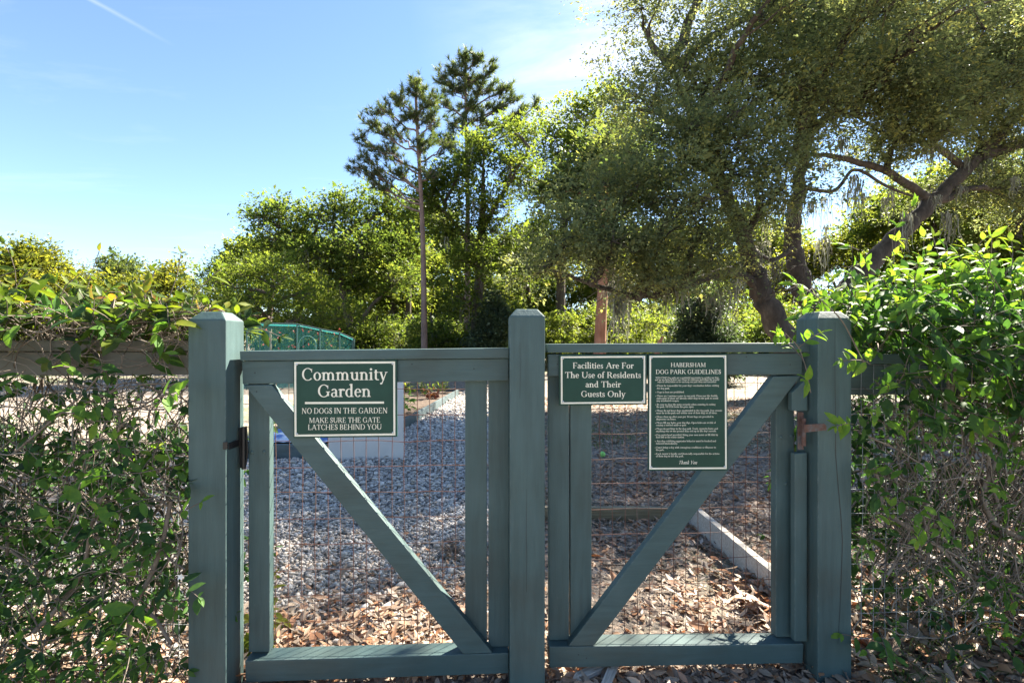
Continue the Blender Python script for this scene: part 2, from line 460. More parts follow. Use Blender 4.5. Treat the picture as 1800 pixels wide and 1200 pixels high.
def screw(px, py, off, root, r=.0035, name='screw', mat='steel'):
    c = G(px, py, off)
    bm = bmesh.new()
    bmesh.ops.create_uvsphere(bm, u_segments=10, v_segments=6, radius=r)
    for v in bm.verts: v.co.y *= .45
    me = bpy.data.meshes.new(name); bm.to_mesh(me); bm.free()
    me.polygons.foreach_set('use_smooth', np.ones(len(me.polygons), dtype=bool))
    o = obj(name, me, root, M[mat]); o.location = c - root_loc(root)
    return o

def wire_panel(root, x0, x1, z0, z1, off, mat, name='wire_mesh', r=.0014, sag=.004, seed=1, sx=.0508, sz=.1016):
    """welded 2 x 4 inch wire: ONE part, slightly wavy"""
    rg = np.random.default_rng(seed); mb = MB()
    nv = int(round((x1 - x0) / sx)); nh = int(round((z1 - z0) / sz))
    def pos(X, Z):
        wob = sag * (math.sin(X * 9 + seed) * .6 + math.sin(Z * 7 + X * 4) * .6)
        return np.array(fence_pt(X, Z, off + wob))
    for i in range(nv + 1):
        X = x0 + (x1 - x0) * i / nv
        j = rg.normal(0, .0016, 9)
        tube(mb, [pos(X + j[k], z0 + (z1 - z0) * k / 8) for k in range(9)], r, 5)
    for i in range(nh + 1):
        Z = z0 + (z1 - z0) * i / nh
        j = rg.normal(0, .0022, 11)
        tube(mb, [pos(x0 + (x1 - x0) * k / 10, Z + j[k]) + np.array([0, .0018, 0]) for k in range(11)], r, 5)
    return mb.build(name, M[mat], root, True)

# ------------------------------------------------------------------ garden gate (left)
FR, ST_ = .062, .100              # setbacks of the front boards and of the stiles
g1 = thing('garden_gate', 'green timber gate with rusty wire mesh, closing the gravel garden path', 'gate', Vector(G(660, 1185, FR)) * 1)
g1.location.z = 0
board('cap_rail', [(421, 617), (894.5, 611.5), (894.5, 629.5), (422, 634)], FR - .013, .105, M['paint_h'], g1)
board('top_rail', [(425, 634.6), (894, 630), (894, 669), (426, 675)], FR, .038, M['paint_h'], g1)
board('bottom_rail', [(430, 1161), (894, 1147), (894, 1183), (432, 1199)], FR, .082, M['paint_h'], g1)
board('stile', [(436.5, 640), (474, 640), (474, 1145), (437, 1146)], ST_, .040, M['paint_v'], g1)
board('stile', [(817.5, 640), (856, 640), (856, 1137), (817.5, 1138)], ST_, .040, M['paint_v'], g1)
board('stile', [(858.5, 640), (894.5, 640), (894.5, 1136), (858.5, 1137)], ST_, .040, M['paint_v'], g1)
board('brace', [(429, 676.5), (477, 676), (866, 1147), (814, 1149)], FR, .0375, M['paint_h'], g1)
a, b = G(440, 660, .146), G(888, 660, .146)
zb = G(660, 1140, .12).z
wire_panel(g1, a.x, b.x, zb, G(660, 640, .12).z, .1425, 'wire_rust', seed=2)
for p in ((443, 795), (464, 794)): screw(*p, ST_, g1, .008, 'bolt', 'paint_v')
for p in ((448, 655), (451, 688), (724, 640), (833, 648)): screw(*p, FR, g1, .0026, 'nail', 'iron')
# black strap hinge between post and stile
h = thing('hinge', None, None); h.parent = g1; h.location = Vector(G(424, 790, .06)) - g1.location
obj('plate', hull_mesh('plate', [G(419, 752, .085), (G(433, 749, .085)), G(436, 795, .085), G(431, 824, .085), G(421, 822, .085)], GN * .007, root_loc(h), .002), h, M['iron'])
pts = []
c0 = Vector((bL.x + wL / 2 + .004, 0, 0))
mbh = MB()
zz = G(424, 780, .06).z
yl = fence_pt(bL.x + wL / 2, zz).y
obj('strap', box_mesh('strap', (bL.x + wL / 2 + .0005, yl + .018, zz - .013), (bL.x + wL / 2 + .006, yl + .088, zz + .013), root_loc(h), .002), h, M['iron'])
obj('strap', hull_mesh('strap', [G(391.5, 777, -.0075), (G(399.5, 776, -.0075)), G(399.5, 789, -.0075), G(391.5, 790, -.0075)], GN * .005, root_loc(h), .0012), h, M['iron'])
tube(mbh, [G(428, 750, .078), G(428, 786, .078), G(428, 824, .078)], .0075, 10)
mbh.build('knuckle', M['iron'], h, True)

# ------------------------------------------------------------------ dog park gate (right)
g2 = thing('dog_park_gate', 'green timber gate with rusty wire mesh, closing the leaf strewn dog park', 'gate', Vector(G(1190, 1170, FR)))
g2.location.z = 0
board('cap_rail', [(962.5, 604.5), (1424, 602.5), (1423, 618.8), (962.5, 619.8)], FR - .010, .10, M['paint_h'], g2)
board('top_rail', [(963.5, 622.5), (1410, 621), (1410, 658), (963.5, 661)], FR, .038, M['paint_h'], g2)
board('bottom_rail', [(965, 1136), (1413, 1131), (1411, 1165), (966, 1173)], FR, .082, M['paint_h'], g2)
board('stile', [(964, 630), (1000, 630), (1000.5, 1124), (965, 1125)], ST_, .040, M['paint_v'], g2)
board('stile', [(1002.5, 630), (1040, 630), (1040, 1123), (1003, 1124)], ST_, .040, M['paint_v'], g2)
board('stile', [(1364, 630), (1396, 630), (1396, 1119), (1364, 1119)], ST_, .040, M['paint_v'], g2)
board('brace', [(1359.5, 661.5), (1408.5, 660), (1044.5, 1134), (999, 1135)], FR, .0375, M['paint_h'], g2)
a, b = G(968, 660, .146), G(1394, 660, .146)
wire_panel(g2, a.x, b.x, G(1190, 1118, .12).z, G(1190, 630, .12).z, .1425, 'wire_rust', seed=5)
for p in ((1373, 768), (1391, 766), (1382, 850)): screw(*p, ST_, g2, .008, 'bolt', 'paint_v')
for p in ((1389, 641), (980, 640), (1312, 627), (1017, 1150), (1031, 1156)): screw(*p, FR, g2, .0026, 'nail', 'iron')
h = thing('hinge', None, None); h.parent = g2; h.location = Vector(G(1408, 760, .04)) - g2.location
obj('plate', hull_mesh('plate', [G(1403, 724, .052), G(1413, 724, .052), G(1413, 790, .052), G(1403, 790, .052)], GN * .006, root_loc(h), .0015), h, M['rust'])
obj('strap', hull_mesh('strap', [G(1414, 746, -.0055), G(1449, 744, -.0055), G(1453, 748, -.0055), G(1453, 756, -.0055), G(1414, 760, -.0055)], GN * .005, root_loc(h), .0015), h, M['rust'])
mbh = MB(); tube(mbh, [G(1413, 735, .03), G(1413, 760, .03), G(1413, 783, .03)], .008, 10); mbh.build('knuckle', M['rust'], h, True)

# ------------------------------------------------------------------ lettering: a small bracketed serif face drawn from strokes
T, TN = 15.0, 6.0
def fQ(x0, y0, x1, y1, w): return [(x0 - w / 2, y0), (x0 + w / 2, y0), (x1 + w / 2, y1), (x1 - w / 2, y1)]
def fR(x0, x1, y0, y1): return [(x0, y0), (x1, y0), (x1, y1), (x0, y1)]
def fA(cx, cy, rx, ry, a0, a1, th=T, tn=TN, k=18):
    k = max(4, int(k * abs(a1 - a0) / 360) + 2); out = []
    a = [math.radians(a0 + (a1 - a0) * i / k) for i in range(k + 1)]
    for i in range(k):
        q = []
        for ang, s in ((a[i], 1), (a[i + 1], 1), (a[i + 1], 0), (a[i], 0)):
            q.append((cx + (rx - (0 if s else th)) * math.cos(ang), cy + (ry - (0 if s else tn)) * math.sin(ang)))
        out.append(q)
    return out
def fD(cx, cy, r): 
    return [[(cx + r * math.cos(math.pi * i / 5), cy + r * math.sin(math.pi * i / 5)) for i in range(10)]]
def fS(x, y0, y1, s='bt', w=T):
    o = [fQ(x, y0, x, y1, w)]
    if 'b' in s: o.append([(x - w / 2 - 9, y0), (x + w / 2 + 9, y0), (x + w / 2 + 7, y0 + 5), (x - w / 2 - 7, y0 + 5)])
    if 't' in s: o.append([(x - w / 2 - 7, y1 - 5), (x + w / 2 + 7, y1 - 5), (x + w / 2 + 9, y1), (x - w / 2 - 9, y1)])
    if 'f' in s: o.append([(x - w / 2 - 11, y1 - 9), (x - w / 2 + 2, y1 - 11), (x - w / 2 + 2, y1), (x - w / 2 - 9, y1 - 5)])
    return o
def font():
    g = {}
    sl = lambda x0, x1, y: fR(x0, x1, y, y + 5)
    g['A'] = (104, [fQ(14, 0, 50, 100, 8), fQ(88, 0, 53, 100, 16), fR(28, 76, 33, 39), sl(1, 29, 0), sl(72, 104, 0)])
    g['B'] = (84, fS(20, 0, 100, 'bt') + fA(40, 75, 32, 25, -90, 90) + fA(42, 26, 36, 28, -90, 90) + [fR(20, 42, 0, 6), fR(20, 42, 48, 54), fR(20, 40, 94, 100)])
    g['C'] = (92, fA(52, 50, 46, 52, 42, 318) + [[(80, 66), (85, 66), (85, 98), (79, 88)]])
    g['D'] = (104, fS(20, 0, 100) + fA(46, 50, 52, 50, -90, 90) + [fR(20, 47, 0, 6), fR(20, 47, 94, 100)])
    g['E'] = (82, fS(20, 0, 100) + [fR(20, 70, 94, 100), fR(20, 58, 48, 54), fR(20, 74, 0, 6), [(65, 78), (70, 78), (71, 97), (62, 95)], [(72, 24), (76, 24), (74, 2), (64, 5)], fR(54, 58, 41, 61)])
    g['F'] = (76, fS(20, 0, 100) + [fR(20, 70, 94, 100), fR(20, 58, 46, 52), [(65, 76), (70, 76), (71, 97), (62, 95)], fR(54, 58, 39, 59)])
    g['G'] = (104, fA(52, 50, 46, 52, 40, 322) + [[(80, 66), (85, 66), (85, 98), (79, 88)], fQ(84, 8, 84, 42, T), fR(68, 100, 40, 45)])
    g['H'] = (110, fS(20, 0, 100) + fS(90, 0, 100) + [fR(20, 90, 48, 54)])
    g['I'] = (42, fS(21, 0, 100))
    g['J'] = (50, fS(28, 10, 100, 't') + fA(12, 12, 23, 30, 270, 360, T, 8))
    g['K'] = (102, fS(20, 0, 100) + [fQ(30, 48, 80, 100, 9), fQ(88, 0, 46, 58, 18), sl(66, 98, 95), sl(74, 106, 0)])
    g['L'] = (80, fS(20, 0, 100) + [fR(20, 72, 0, 6), [(70, 26), (75, 26), (73, 2), (62, 5)]])
    g['M'] = (128, fS(20, 0, 100, 'bt', 8) + fS(108, 0, 100) + [fQ(62, 4, 24, 100, 15), fQ(62, 4, 102, 100, 7)])
    g['N'] = (110, fS(20, 0, 100, 'bt', 8) + fS(90, 0, 100, 't', 8) + [fQ(88, 0, 22, 100, 18)])
    g['O'] = (106, fA(53, 50, 48, 52, 0, 360, 16))
    g['P'] = (80, fS(20, 0, 100) + fA(42, 72, 34, 28, -90, 90) + [fR(20, 43, 94, 100), fR(20, 43, 44, 50)])
    g['Q'] = (106, g['O'][1] + [fQ(92, -22, 54, 6, 14)])
    g['R'] = (96, fS(20, 0, 100) + fA(42, 73, 33, 27, -90, 90) + [fR(20, 43, 94, 100), fR(20, 43, 46, 52), fQ(82, 0, 48, 50, 18), sl(74, 100, 0)])
    g['S'] = (66, fA(33, 74, 26, 28, 25, 262, 13, 8) + fA(33, 27, 28, 29, -160, 84, 13, 8) + [[(10, 64), (24, 70), (56, 36), (42, 30)], [(52, 66), (57, 66), (57, 98), (51, 90)], [(6, 36), (11, 36), (12, 12), (6, 3)]])
    g['T'] = (88, fS(44, 0, 100, 'b') + [fR(4, 84, 94, 100), [(4, 74), (8, 74), (12, 95), (3, 98)], [(84, 74), (80, 74), (76, 95), (85, 98)]])
    g['U'] = (104, fS(20, 36, 100, 't') + fS(88, 36, 100, 't', 8) + fA(52, 36, 39.5, 38, 180, 360, T, 8))
    g['V'] = (102, [fQ(52, 0, 16, 100, 16), fQ(53, 0, 90, 100, 8), sl(2, 34, 95), sl(74, 102, 95)])
    g['W'] = (144, [fQ(42, 0, 14, 100, 16), fQ(43, 0, 74, 100, 8), fQ(98, 0, 70, 100, 16), fQ(99, 0, 130, 100, 8), sl(0, 32, 95), sl(114, 142, 95)])
    g['X'] = (98, [fQ(82, 0, 16, 100, 17), fQ(14, 0, 80, 100, 8), sl(2, 30, 0), sl(66, 98, 0), sl(2, 32, 95), sl(66, 94, 95)])
    g['Y'] = (96, fS(48, 0, 48, 'b') + [fQ(47, 42, 14, 100, 16), fQ(50, 42, 84, 100, 8), sl(0, 30, 95), sl(70, 96, 95)])
    g['Z'] = (84, [fR(8, 76, 94, 100), fR(6, 78, 0, 6), fQ(14, 2, 70, 98, 18)])
    g['a'] = (60, fA(27, 45, 23, 23, 0, 158, T, 7) + fA(25, 18, 22, 20, 55, 318, 13, 6) + [fQ(42.5, 4, 42.5, 46, T), fR(28, 42, 33, 39), [(42, 0), (60, 2), (60, 7), (48, 8)]])
    g['b'] = (68, fS(17, 2, 106, 'f') + fA(34, 33, 29, 35, -128, 128))
    g['c'] = (56, fA(31, 33, 27, 35, 48, 318) + fD(46, 54, 7))
    g['d'] = (70, fS(51, 0, 106, 'f') + fA(33, 33, 29, 35, 50, 310) + [[(51, 0), (68, 0), (68, 5), (51, 8)]])
    g['e'] = (60, fA(31, 33, 27, 35, 8, 322, T, 6) + [fR(8, 56, 34, 40)])
    g['f'] = (42, fS(19, 0, 82, 'b') + fA(35, 82, 23.5, 26, 55, 180, T, 7) + [fR(4, 38, 60, 66)] + fD(44, 100, 6))
    g['g'] = (62, fA(28, 43, 23, 25, 0, 360, 13) + fA(29, -13, 27, 22, 0, 360, 10, 8) + [fQ(16, 4, 20, 20, 10), fR(42, 60, 58, 65)])
    g['h'] = (74, fS(17, 0, 106, 'bf') + fA(36, 38, 26.5, 29, 0, 165, T, 8) + fS(55, 0, 40, 'b'))
    g['i'] = (36, fS(18, 0, 66, 'bf') + fD(17, 88, 9.5))
    g['j'] = (36, fS(18, -16, 66, 'f') + fD(17, 88, 9.5) + fA(2, -14, 23.5, 22, 270, 360, T, 8))
    g['k'] = (70, fS(17, 0, 106, 'bf') + [fQ(22, 32, 52, 66, 8), fQ(60, 0, 30, 40, 17), sl(42, 66, 61), sl(50, 72, 0)])
    g['l'] = (36, fS(18, 0, 106, 'bf'))
    g['m'] = (112, fS(17, 0, 66, 'bf') + fA(35, 38, 25.5, 29, 0, 165, T, 8) + fS(53, 0, 40, 'b') + fA(72, 38, 25.5, 29, 0, 165, T, 8) + fS(90, 0, 40, 'b'))
    g['n'] = (74, fS(17, 0, 66, 'bf') + fA(36, 38, 26.5, 29, 0, 165, T, 8) + fS(55, 0, 40, 'b'))
    g['o'] = (68, fA(34, 33, 30, 35, 0, 360))
    g['p'] = (70, fS(17, -36, 66, 'bf') + fA(35, 33, 29, 35, -132, 132))
    g['q'] = (70, fS(52, -36, 66, 'b') + fA(33, 33, 29, 35, 48, 312))
    g['r'] = (50, fS(17, 0, 66, 'bf') + fA(36, 42, 22, 25, 55, 160, T, 9) + fD(44, 57, 8))
    g['s'] = (48, fA(24, 49, 19, 18.5, 25, 262, 10, 7) + fA(23, 18, 20, 19.5, -160, 84, 10, 7) + [[(7, 42), (18, 47), (40, 24), (29, 19)], [(37, 44), (41, 44), (41, 66), (37, 60)], [(3, 23), (7, 23), (8, 8), (3, 1)]])
    g['t'] = (44, [fQ(19, 14, 19, 84, T), fR(4, 40, 60, 66)] + fA(34, 16, 22.5, 18, 180, 305, T, 8))
    g['u'] = (74, fS(17, 24, 66, 'f') + fA(36, 26, 26.5, 28, 180, 345, T, 8) + fS(55, 0, 66, 'f') + [[(55, 0), (72, 0), (72, 5), (55, 7)]])
    g['v'] = (66, [fQ(34, 0, 13, 66, 15), fQ(35, 0, 57, 66, 7), sl(1, 26, 61), sl(46, 68, 61)])
    g['w'] = (98, [fQ(31, 0, 12, 66, 15), fQ(32, 0, 52, 66, 7), fQ(68, 0, 49, 66, 15), fQ(69, 0, 88, 66, 7), sl(0, 25, 61), sl(77, 99, 61)])
    g['x'] = (68, [fQ(56, 0, 13, 66, 15), fQ(12, 0, 54, 66, 7), sl(1, 24, 0), sl(44, 69, 0), sl(1, 25, 61), sl(44, 66, 61)])
    g['y'] = (66, [fQ(34, 0, 13, 66, 15), fQ(34, 0, 57, 66, 7), fQ(20, -34, 34, 0, 8), sl(1, 26, 61), sl(46, 68, 61)] + fD(15, -29, 7.5))
    g['z'] = (60, [fR(6, 54, 60, 66), fR(5, 55, 0, 6), fQ(12, 2, 48, 64, 14)])
    g['3'] = (64, fA(30, 75, 24, 26, -95, 150, 13, 7) + fA(28, 26, 28, 28, -155, 95, 13, 7))
    g['.'] = (26, fD(13, 8, 9)); g[','] = (26, fD(13, 8, 9) + [[(12, 4), (22, 8), (10, -18), (6, -16)]])
    g["'"] = (24, [[(8, 108), (18, 108), (14, 74), (10, 74)]]); g['!'] = (32, [[(9, 100), (23, 100), (18, 28), (14, 28)]] + fD(16, 8, 9))
    g['\u2022'] = (44, fD(20, 36, 17))
    g['&'] = (100, fA(38, 76, 20, 24, 0, 360, 10, 7) + fA(38, 27, 34, 29, 60, 330, 13, 7) + [fQ(84, 0, 26, 66, 14), fQ(68, 20, 84, 52, 7)])
    g[' '] = (36, [])
    out = {}
    for k, (w, ps) in g.items():
        fl = []
        for p in ps:
            if isinstance(p[0][0], (int, float)): fl.append(p)
            else: fl += p
        out[k] = (w, fl)
    return out
FONT = font()

def lettering(root, lines, off, name='lettering', mat='cream'):
    """lines: (text, x0, x1, y_base, y_cap, style) in photo pixels on the sign face; laid 1 mm proud, ONE part"""
    mb = MB()
    for text, x0, x1, yb, yc, slope, slant in lines:
        adv = sum(FONT[c][0] for c in text)
        sx = (x1 - x0) / adv; sy = (yb - yc) / 100.0
        cx = 0.0
        for c in text:
            w, polys = FONT[c]
            for k, p in enumerate(polys):
                v = []
                for (gx, gy) in p:
                    X = x0 + (cx + gx + slant * gy) * sx
                    Y = yb - gy * sy + slope * (X - x0)
                    v.append(tuple(G(X, Y, off - .00004 * (k % 24))))
                mb.add(v, [tuple(range(len(v)))][0:1] if len(v) <= 4 else [tuple(range(len(v)))])
            cx += w
    return mb.build(name, M[mat], root)

def sign(label, outer, inner, bw, lines, off, th=.012, rule=None):
    """outer/inner: px corners tl,tr,br,bl of the green board and of the cream border line"""
    c = [G(x, y, off) for x, y in outer]
    root = thing('sign', label, 'sign', (c[2] + c[3]) / 2)
    board('board', outer, off, th, M['sign_green'], root, .0015)
    mb = MB(); v = []
    icx = sum(p[0] for p in inner) / 4; icy = sum(p[1] for p in inner) / 4
    for (x, y) in inner:
        v.append(tuple(G(x, y, off - .0008)))
    for (x, y) in inner:
        v.append(tuple(G(x - math.copysign(bw, x - icx), y - math.copysign(bw, y - icy), off - .0008)))
    mb.add(v, [(i, (i + 1) % 4, (i + 1) % 4 + 4, i + 4) for i in range(4)])
    mb.build('border', M['cream'], root)
    lettering(root, lines, off - .0010)
    if rule:
        x0, x1, ya, yb2 = rule
        m2 = MB(); m2.add([tuple(G(*p, off - .0010)) for p in ((x0, yb2 + .8), (x1, yb2), (x1, ya), (x0, ya + .8))], [(0, 1, 2, 3)])
        m2.build('rule', M['cream'], root)
    for (x, y) in inner:
        screw(x - math.copysign(bw * 1.3, x - icx), y - math.copysign(bw * 1.3, y - icy), off - .001, root, .0042)
    return root

SO = FR - .0125
sign('green sign with cream Community Garden lettering on the left gate', [(515.5, 633.2), (697.5, 632), (698, 767.5), (516, 769.5)],
     [(517.2, 636), (694.5, 635), (695, 764.8), (517.8, 767)], 3.4, [
     ('Community', 529.5, 681, 668.4, 647, -.006, 0), ('Garden', 557.5, 652.5, 697.6, 676, -.006, 0),
     ('NO DOGS IN THE GARDEN', 530, 681.5, 726.8, 717, -.006, 0), ('MAKE SURE THE GATE', 543, 668.5, 742.9, 733.8, -.006, 0),
     ('LATCHES BEHIND YOU', 541, 671, 755.2, 745.8, -.006, 0)], SO, rule=(536, 675, 705.4, 709.0))
sign('small wide green sign reading Facilities Are For The Use of Residents', [(983, 623.4), (1137, 622.6), (1137, 710.8), (983, 712.4)],
     [(985.8, 626.2), (1134.3, 625.2), (1134, 708.2), (986, 709.8)], 2.9, [
     ('Facilities Are For', 1006.5, 1114, 647.4, 637, 0, 0), ('The Use of Residents', 993, 1127, 664, 653.6, 0, 0),
     ('and Their', 1029, 1091.5, 680.4, 670, 0, 0), ('Guests Only', 1021, 1099.5, 697.2, 686.8, 0, 0)], SO)
LIST = [('WELCOME! Dog parks are a wonderful opportunity to socialize our dogs', 128, 762, 258), ('and we are lucky to have one. Please be courteous and follow the general', 122, 767, 278.5),
        ('rules of safety below so we can keep our park clean and functional.', 148, 740, 299.5),
        ('\u2022 Please be responsible for your dog\'s vaccination before visiting', 130, 765, 337), ('the dog park.', 141, 270, 364),
        ('\u2022 Dogs in heat are prohibited.', 128, 416, 402),
        ('\u2022 There are 3 entrance gates to our park. Please use the double', 128, 750, 440), ('entry gates if there are already other dogs in the park to avoid', 138, 756, 464), ('any accidental escapes.', 137, 365, 488),
        ('\u2022 Be sure to close the gates securely when entering & exiting', 126, 730, 526), ('the park. NEVER leave the gates open.', 136, 514, 549),
        ('\u2022 Please do not leave dogs unattended in the dog park. Dog owners', 125, 796, 587), ('must be in the park and within view of their dogs at all times.', 135, 748, 611),
        ('\u2022 Please clean up after your pet. Waste bags are provided in', 124, 711, 649), ('dispensers on fence.', 134, 334, 673),
        ('\u2022 Please fill any holes your dog digs. Open holes are at risk of', 123, 732, 709), ('causing a twisted ankle or paw.', 133, 440, 733),
        ('\u2022 Please do not litter in the dog park. Trash, cigarette butts, and', 122, 755, 769), ('anything else on the ground may end up in the dog\'s mouth.', 132, 738, 793),
        ('\u2022 Dog water bowl provided. Bring your own water or fill dish by', 122, 755, 831), ('hose bib at the water station.', 132, 418, 854),
        ('\u2022 Any dog exhibiting aggressive behavior must be leashed and', 121, 735, 893), ('removed immediately.', 131, 350, 917),
        ('\u2022 Don\'t bring a dog with contagious conditions or illnesses to', 121, 735, 957), ('the park.', 131, 214, 981),
        ('\u2022 Each owner is legally and financially responsible for the actions', 120, 770, 1020), ('of their dog in the dog park.', 131, 412, 1044)]
s8 = lambda zx: 1130 + zx * .17505
t8 = lambda zy: 620 + zy * .17505
sign('tall green sign listing dog park rules in small cream print', [(1139.6, 622.4), (1278.6, 621.6), (1279.4, 826.4), (1139.8, 827.2)],
     [(1141.6, 625.2), (1276.6, 624.3), (1277.6, 823.8), (1141.3, 824.6)], 2.9,
     [('HABERSHAM', 1179, 1240.6, 644.7, 637.4, 0, 0), ('DOG PARK GUIDELINES', 1152.6, 1267.6, 657, 649.4, 0, 0)]
     + [(t, s8(a_), s8(b_), t8(y_), t8(y_ - 17.5), -.002, 0) for t, a_, b_, y_ in LIST]
     + [('Thank You', 1192.5, 1225, 815.2, 809.2, 0, .35)], SO)
# ------------------------------------------------------------------ ground
def ground_mat():
    m, nt, N, L, P, O = new_mat('leafy_soil')
    tc = N.new('ShaderNodeTexCoord')
    n1 = N.new('ShaderNodeTexNoise'); n1.inputs['Scale'].default_value = .35; n1.inputs['Detail'].default_value = 8
    n2 = N.new('ShaderNodeTexNoise'); n2.inputs['Scale'].default_value = 9; n2.inputs['Detail'].default_value = 10; n2.inputs['Roughness'].default_value = .7
    vo = N.new('ShaderNodeTexVoronoi'); vo.inputs['Scale'].default_value = 30
    mp = N.new('ShaderNodeMapping'); mp.inputs['Scale'].default_value = (1, 1.4, 1)
    for n in (n1, n2): L.new(tc.outputs['Object'], n.inputs['Vector'])
    L.new(tc.outputs['Object'], mp.inputs[0]); L.new(mp.outputs[0], vo.inputs['Vector'])
    soil = ramp(N, [(.3, (.09, .073, .060)), (.55, (.150, .123, .10)), (.75, (.21, .178, .147))]); L.new(n2.outputs['Fac'], soil.inputs[0])
    lv = ramp(N, [(0, (.14, .11, .085)), (.4, (.28, .23, .185)), (.7, (.36, .30, .245)), (1, (.30, .17, .105))]); L.new(vo.outputs['Color'], lv.inputs[0])
    mk = ramp(N, [(.42, (0, 0, 0)), (.55, (1, 1, 1))]); L.new(n2.outputs['Fac'], mk.inputs[0])
    a = N.new('ShaderNodeMix'); a.data_type = 'RGBA'; L.new(mk.outputs[0], a.inputs['Factor']); L.new(soil.outputs[0], a.inputs['A']); L.new(lv.outputs[0], a.inputs['B'])
    gk = ramp(N, [(.52, (0, 0, 0)), (.64, (.8, .8, .8))]); L.new(n1.outputs['Fac'], gk.inputs[0])
    gc = ramp(N, [(.3, (.05, .07, .03)), (.7, (.12, .14, .06))]); L.new(n2.outputs['Fac'], gc.inputs[0])
    b = N.new('ShaderNodeMix'); b.data_type = 'RGBA'; L.new(gk.outputs[0], b.inputs['Factor']); L.new(a.outputs['Result'], b.inputs['A']); L.new(gc.outputs[0], b.inputs['B'])
    L.new(b.outputs['Result'], P.inputs['Base Color']); P.inputs['Roughness'].default_value = .9; P.inputs['Specular IOR Level'].default_value = .2
    bp = N.new('ShaderNodeBump'); bp.inputs['Strength'].default_value = .8; bp.inputs['Distance'].default_value = .03
    L.new(n2.outputs['Fac'], bp.inputs['Height']); L.new(bp.outputs[0], P.inputs['Normal'])
    return m
M['ground'] = ground_mat()
def sheet(name, pts, mat, z):
    mb = MB(); mb.add([(x, y, z) for x, y in pts], [tuple(range(len(pts)))])
    return mb.build(name, mat)
def gz(x, y):                       # gentle bank of litter under the right hand hedge
    a = np.clip((x - 1.25) / .5, 0, 1); b = np.clip((y - 1.7) / .5, 0, 1) * np.clip((3.4 - y) / .6, 0, 1)
    return .10 * a * a * (3 - 2 * a) * b * b * (3 - 2 * b)
_gx = np.concatenate([-np.geomspace(500, 5, 26), np.linspace(-4.8, 4.8, 65), np.geomspace(5, 500, 26)])
_gy = np.concatenate([-np.geomspace(300, 3, 16), np.linspace(-2.5, 6.5, 61), np.geomspace(7, 700, 36)])
_X, _Y = np.meshgrid(_gx, _gy)
_Z = gz(_X, _Y)
mb = MB(); nx, ny = len(_gx), len(_gy)
_i = (np.arange(ny - 1)[:, None] * nx + np.arange(nx - 1)[None, :]).ravel()
mb.add(np.stack([_X, _Y, _Z], -1).reshape(-1, 3), np.stack([_i, _i + 1, _i + nx + 1, _i + nx], -1))
tag(mb.build('ground', M['ground'], None, True), kind='structure')

M['gravel_bed'] = noise_mat('gravel_fines', [(.3, (.10, .092, .085)), (.5, (.21, .195, .18)), (.7, (.32, .30, .285))], 42, 9, .9, 1.0, bscale=60)
path_pts = [(-3.3, 2.02), (.02, 2.12), (.02, 6), (.02, 14.5), (-1.25, 14.5), (-1.33, 12.5), (-1.78, 5.72), (-3.3, 5.72)]
tag(sheet('gravel_path', path_pts, M['gravel_bed'], .004), kind='structure')

def ico():
    bm = bmesh.new(); bmesh.ops.create_icosphere(bm, subdivisions=1, radius=1)
    v = np.array([x.co[:] for x in bm.verts]); f = np.array([[w.index for w in q.verts] for q in bm.faces]); bm.free()
    return v, f
IV, IF = ico()
def in_poly(x, y, poly):
    c = np.zeros(len(x), bool); j = len(poly) - 1
    for i in range(len(poly)):
        xi, yi = poly[i]; xj, yj = poly[j]
        k = ((yi > y) != (yj > y)) & (x < (xj - xi) * (y - yi) / (yj - yi + 1e-12) + xi)
        c ^= k; j = i
    return c
def stone_mat():
    m, nt, N, L, P, O = new_mat('gravel_stone')
    at = N.new('ShaderNodeAttribute'); at.attribute_name = 'tint'
    r = ramp(N, [(0, (.10, .09, .085)), (.3, (.28, .25, .222)), (.65, (.54, .485, .425)), (.84, (.66, .60, .53)), (.92, (.45, .36, .27)), (1, (.30, .21, .15))])
    L.new(at.outputs['Fac'], r.inputs[0]); L.new(r.outputs[0], P.inputs['Base Color']); P.inputs['Roughness'].default_value = .75
    return m
M['stone'] = stone_mat()
def gravel(seed=11):
    rg = np.random.default_rng(seed); mb = MB()
    for (y0, y1, dens, size) in ((2.02, 4.2, 4600, .0100), (4.2, 7.5, 2300, .013), (7.5, 13.5, 1100, .018)):
        n = int((y1 - y0) * 3.35 * dens)
        x = rg.uniform(-3.3, .02, n); y = rg.uniform(y0, y1, n)
        k = in_poly(x, y, path_pts); x, y = x[k], y[k]; n = len(x)
        ang = rg.uniform(0, 2 * math.pi, n); s = size * rg.lognormal(0, .3, n)
        S = np.stack([s * rg.uniform(.9, 1.6, n), s * rg.uniform(.6, 1.0, n), s * rg.uniform(.4, .75, n)], -1)
        Xa = np.stack([np.cos(ang), np.sin(ang), rg.normal(0, .3, n)], -1)
        Nn = unit(np.stack([rg.normal(0, .35, n), rg.normal(0, .35, n), np.ones(n)], -1))
        X_, Y_, Z_ = frames(Xa, Nn)
        z = .004 + s * rg.uniform(.1, 1.1, n)
        scatter(mb, IV, IF, np.stack([x, y, z], -1), X_, Y_, Z_, S, np.clip(rg.beta(2.2, 1.9, n), 0, 1))
    o = mb.build('gravel', M['stone'], None, True)
    tag(o, kind='stuff'); return o
gravel()

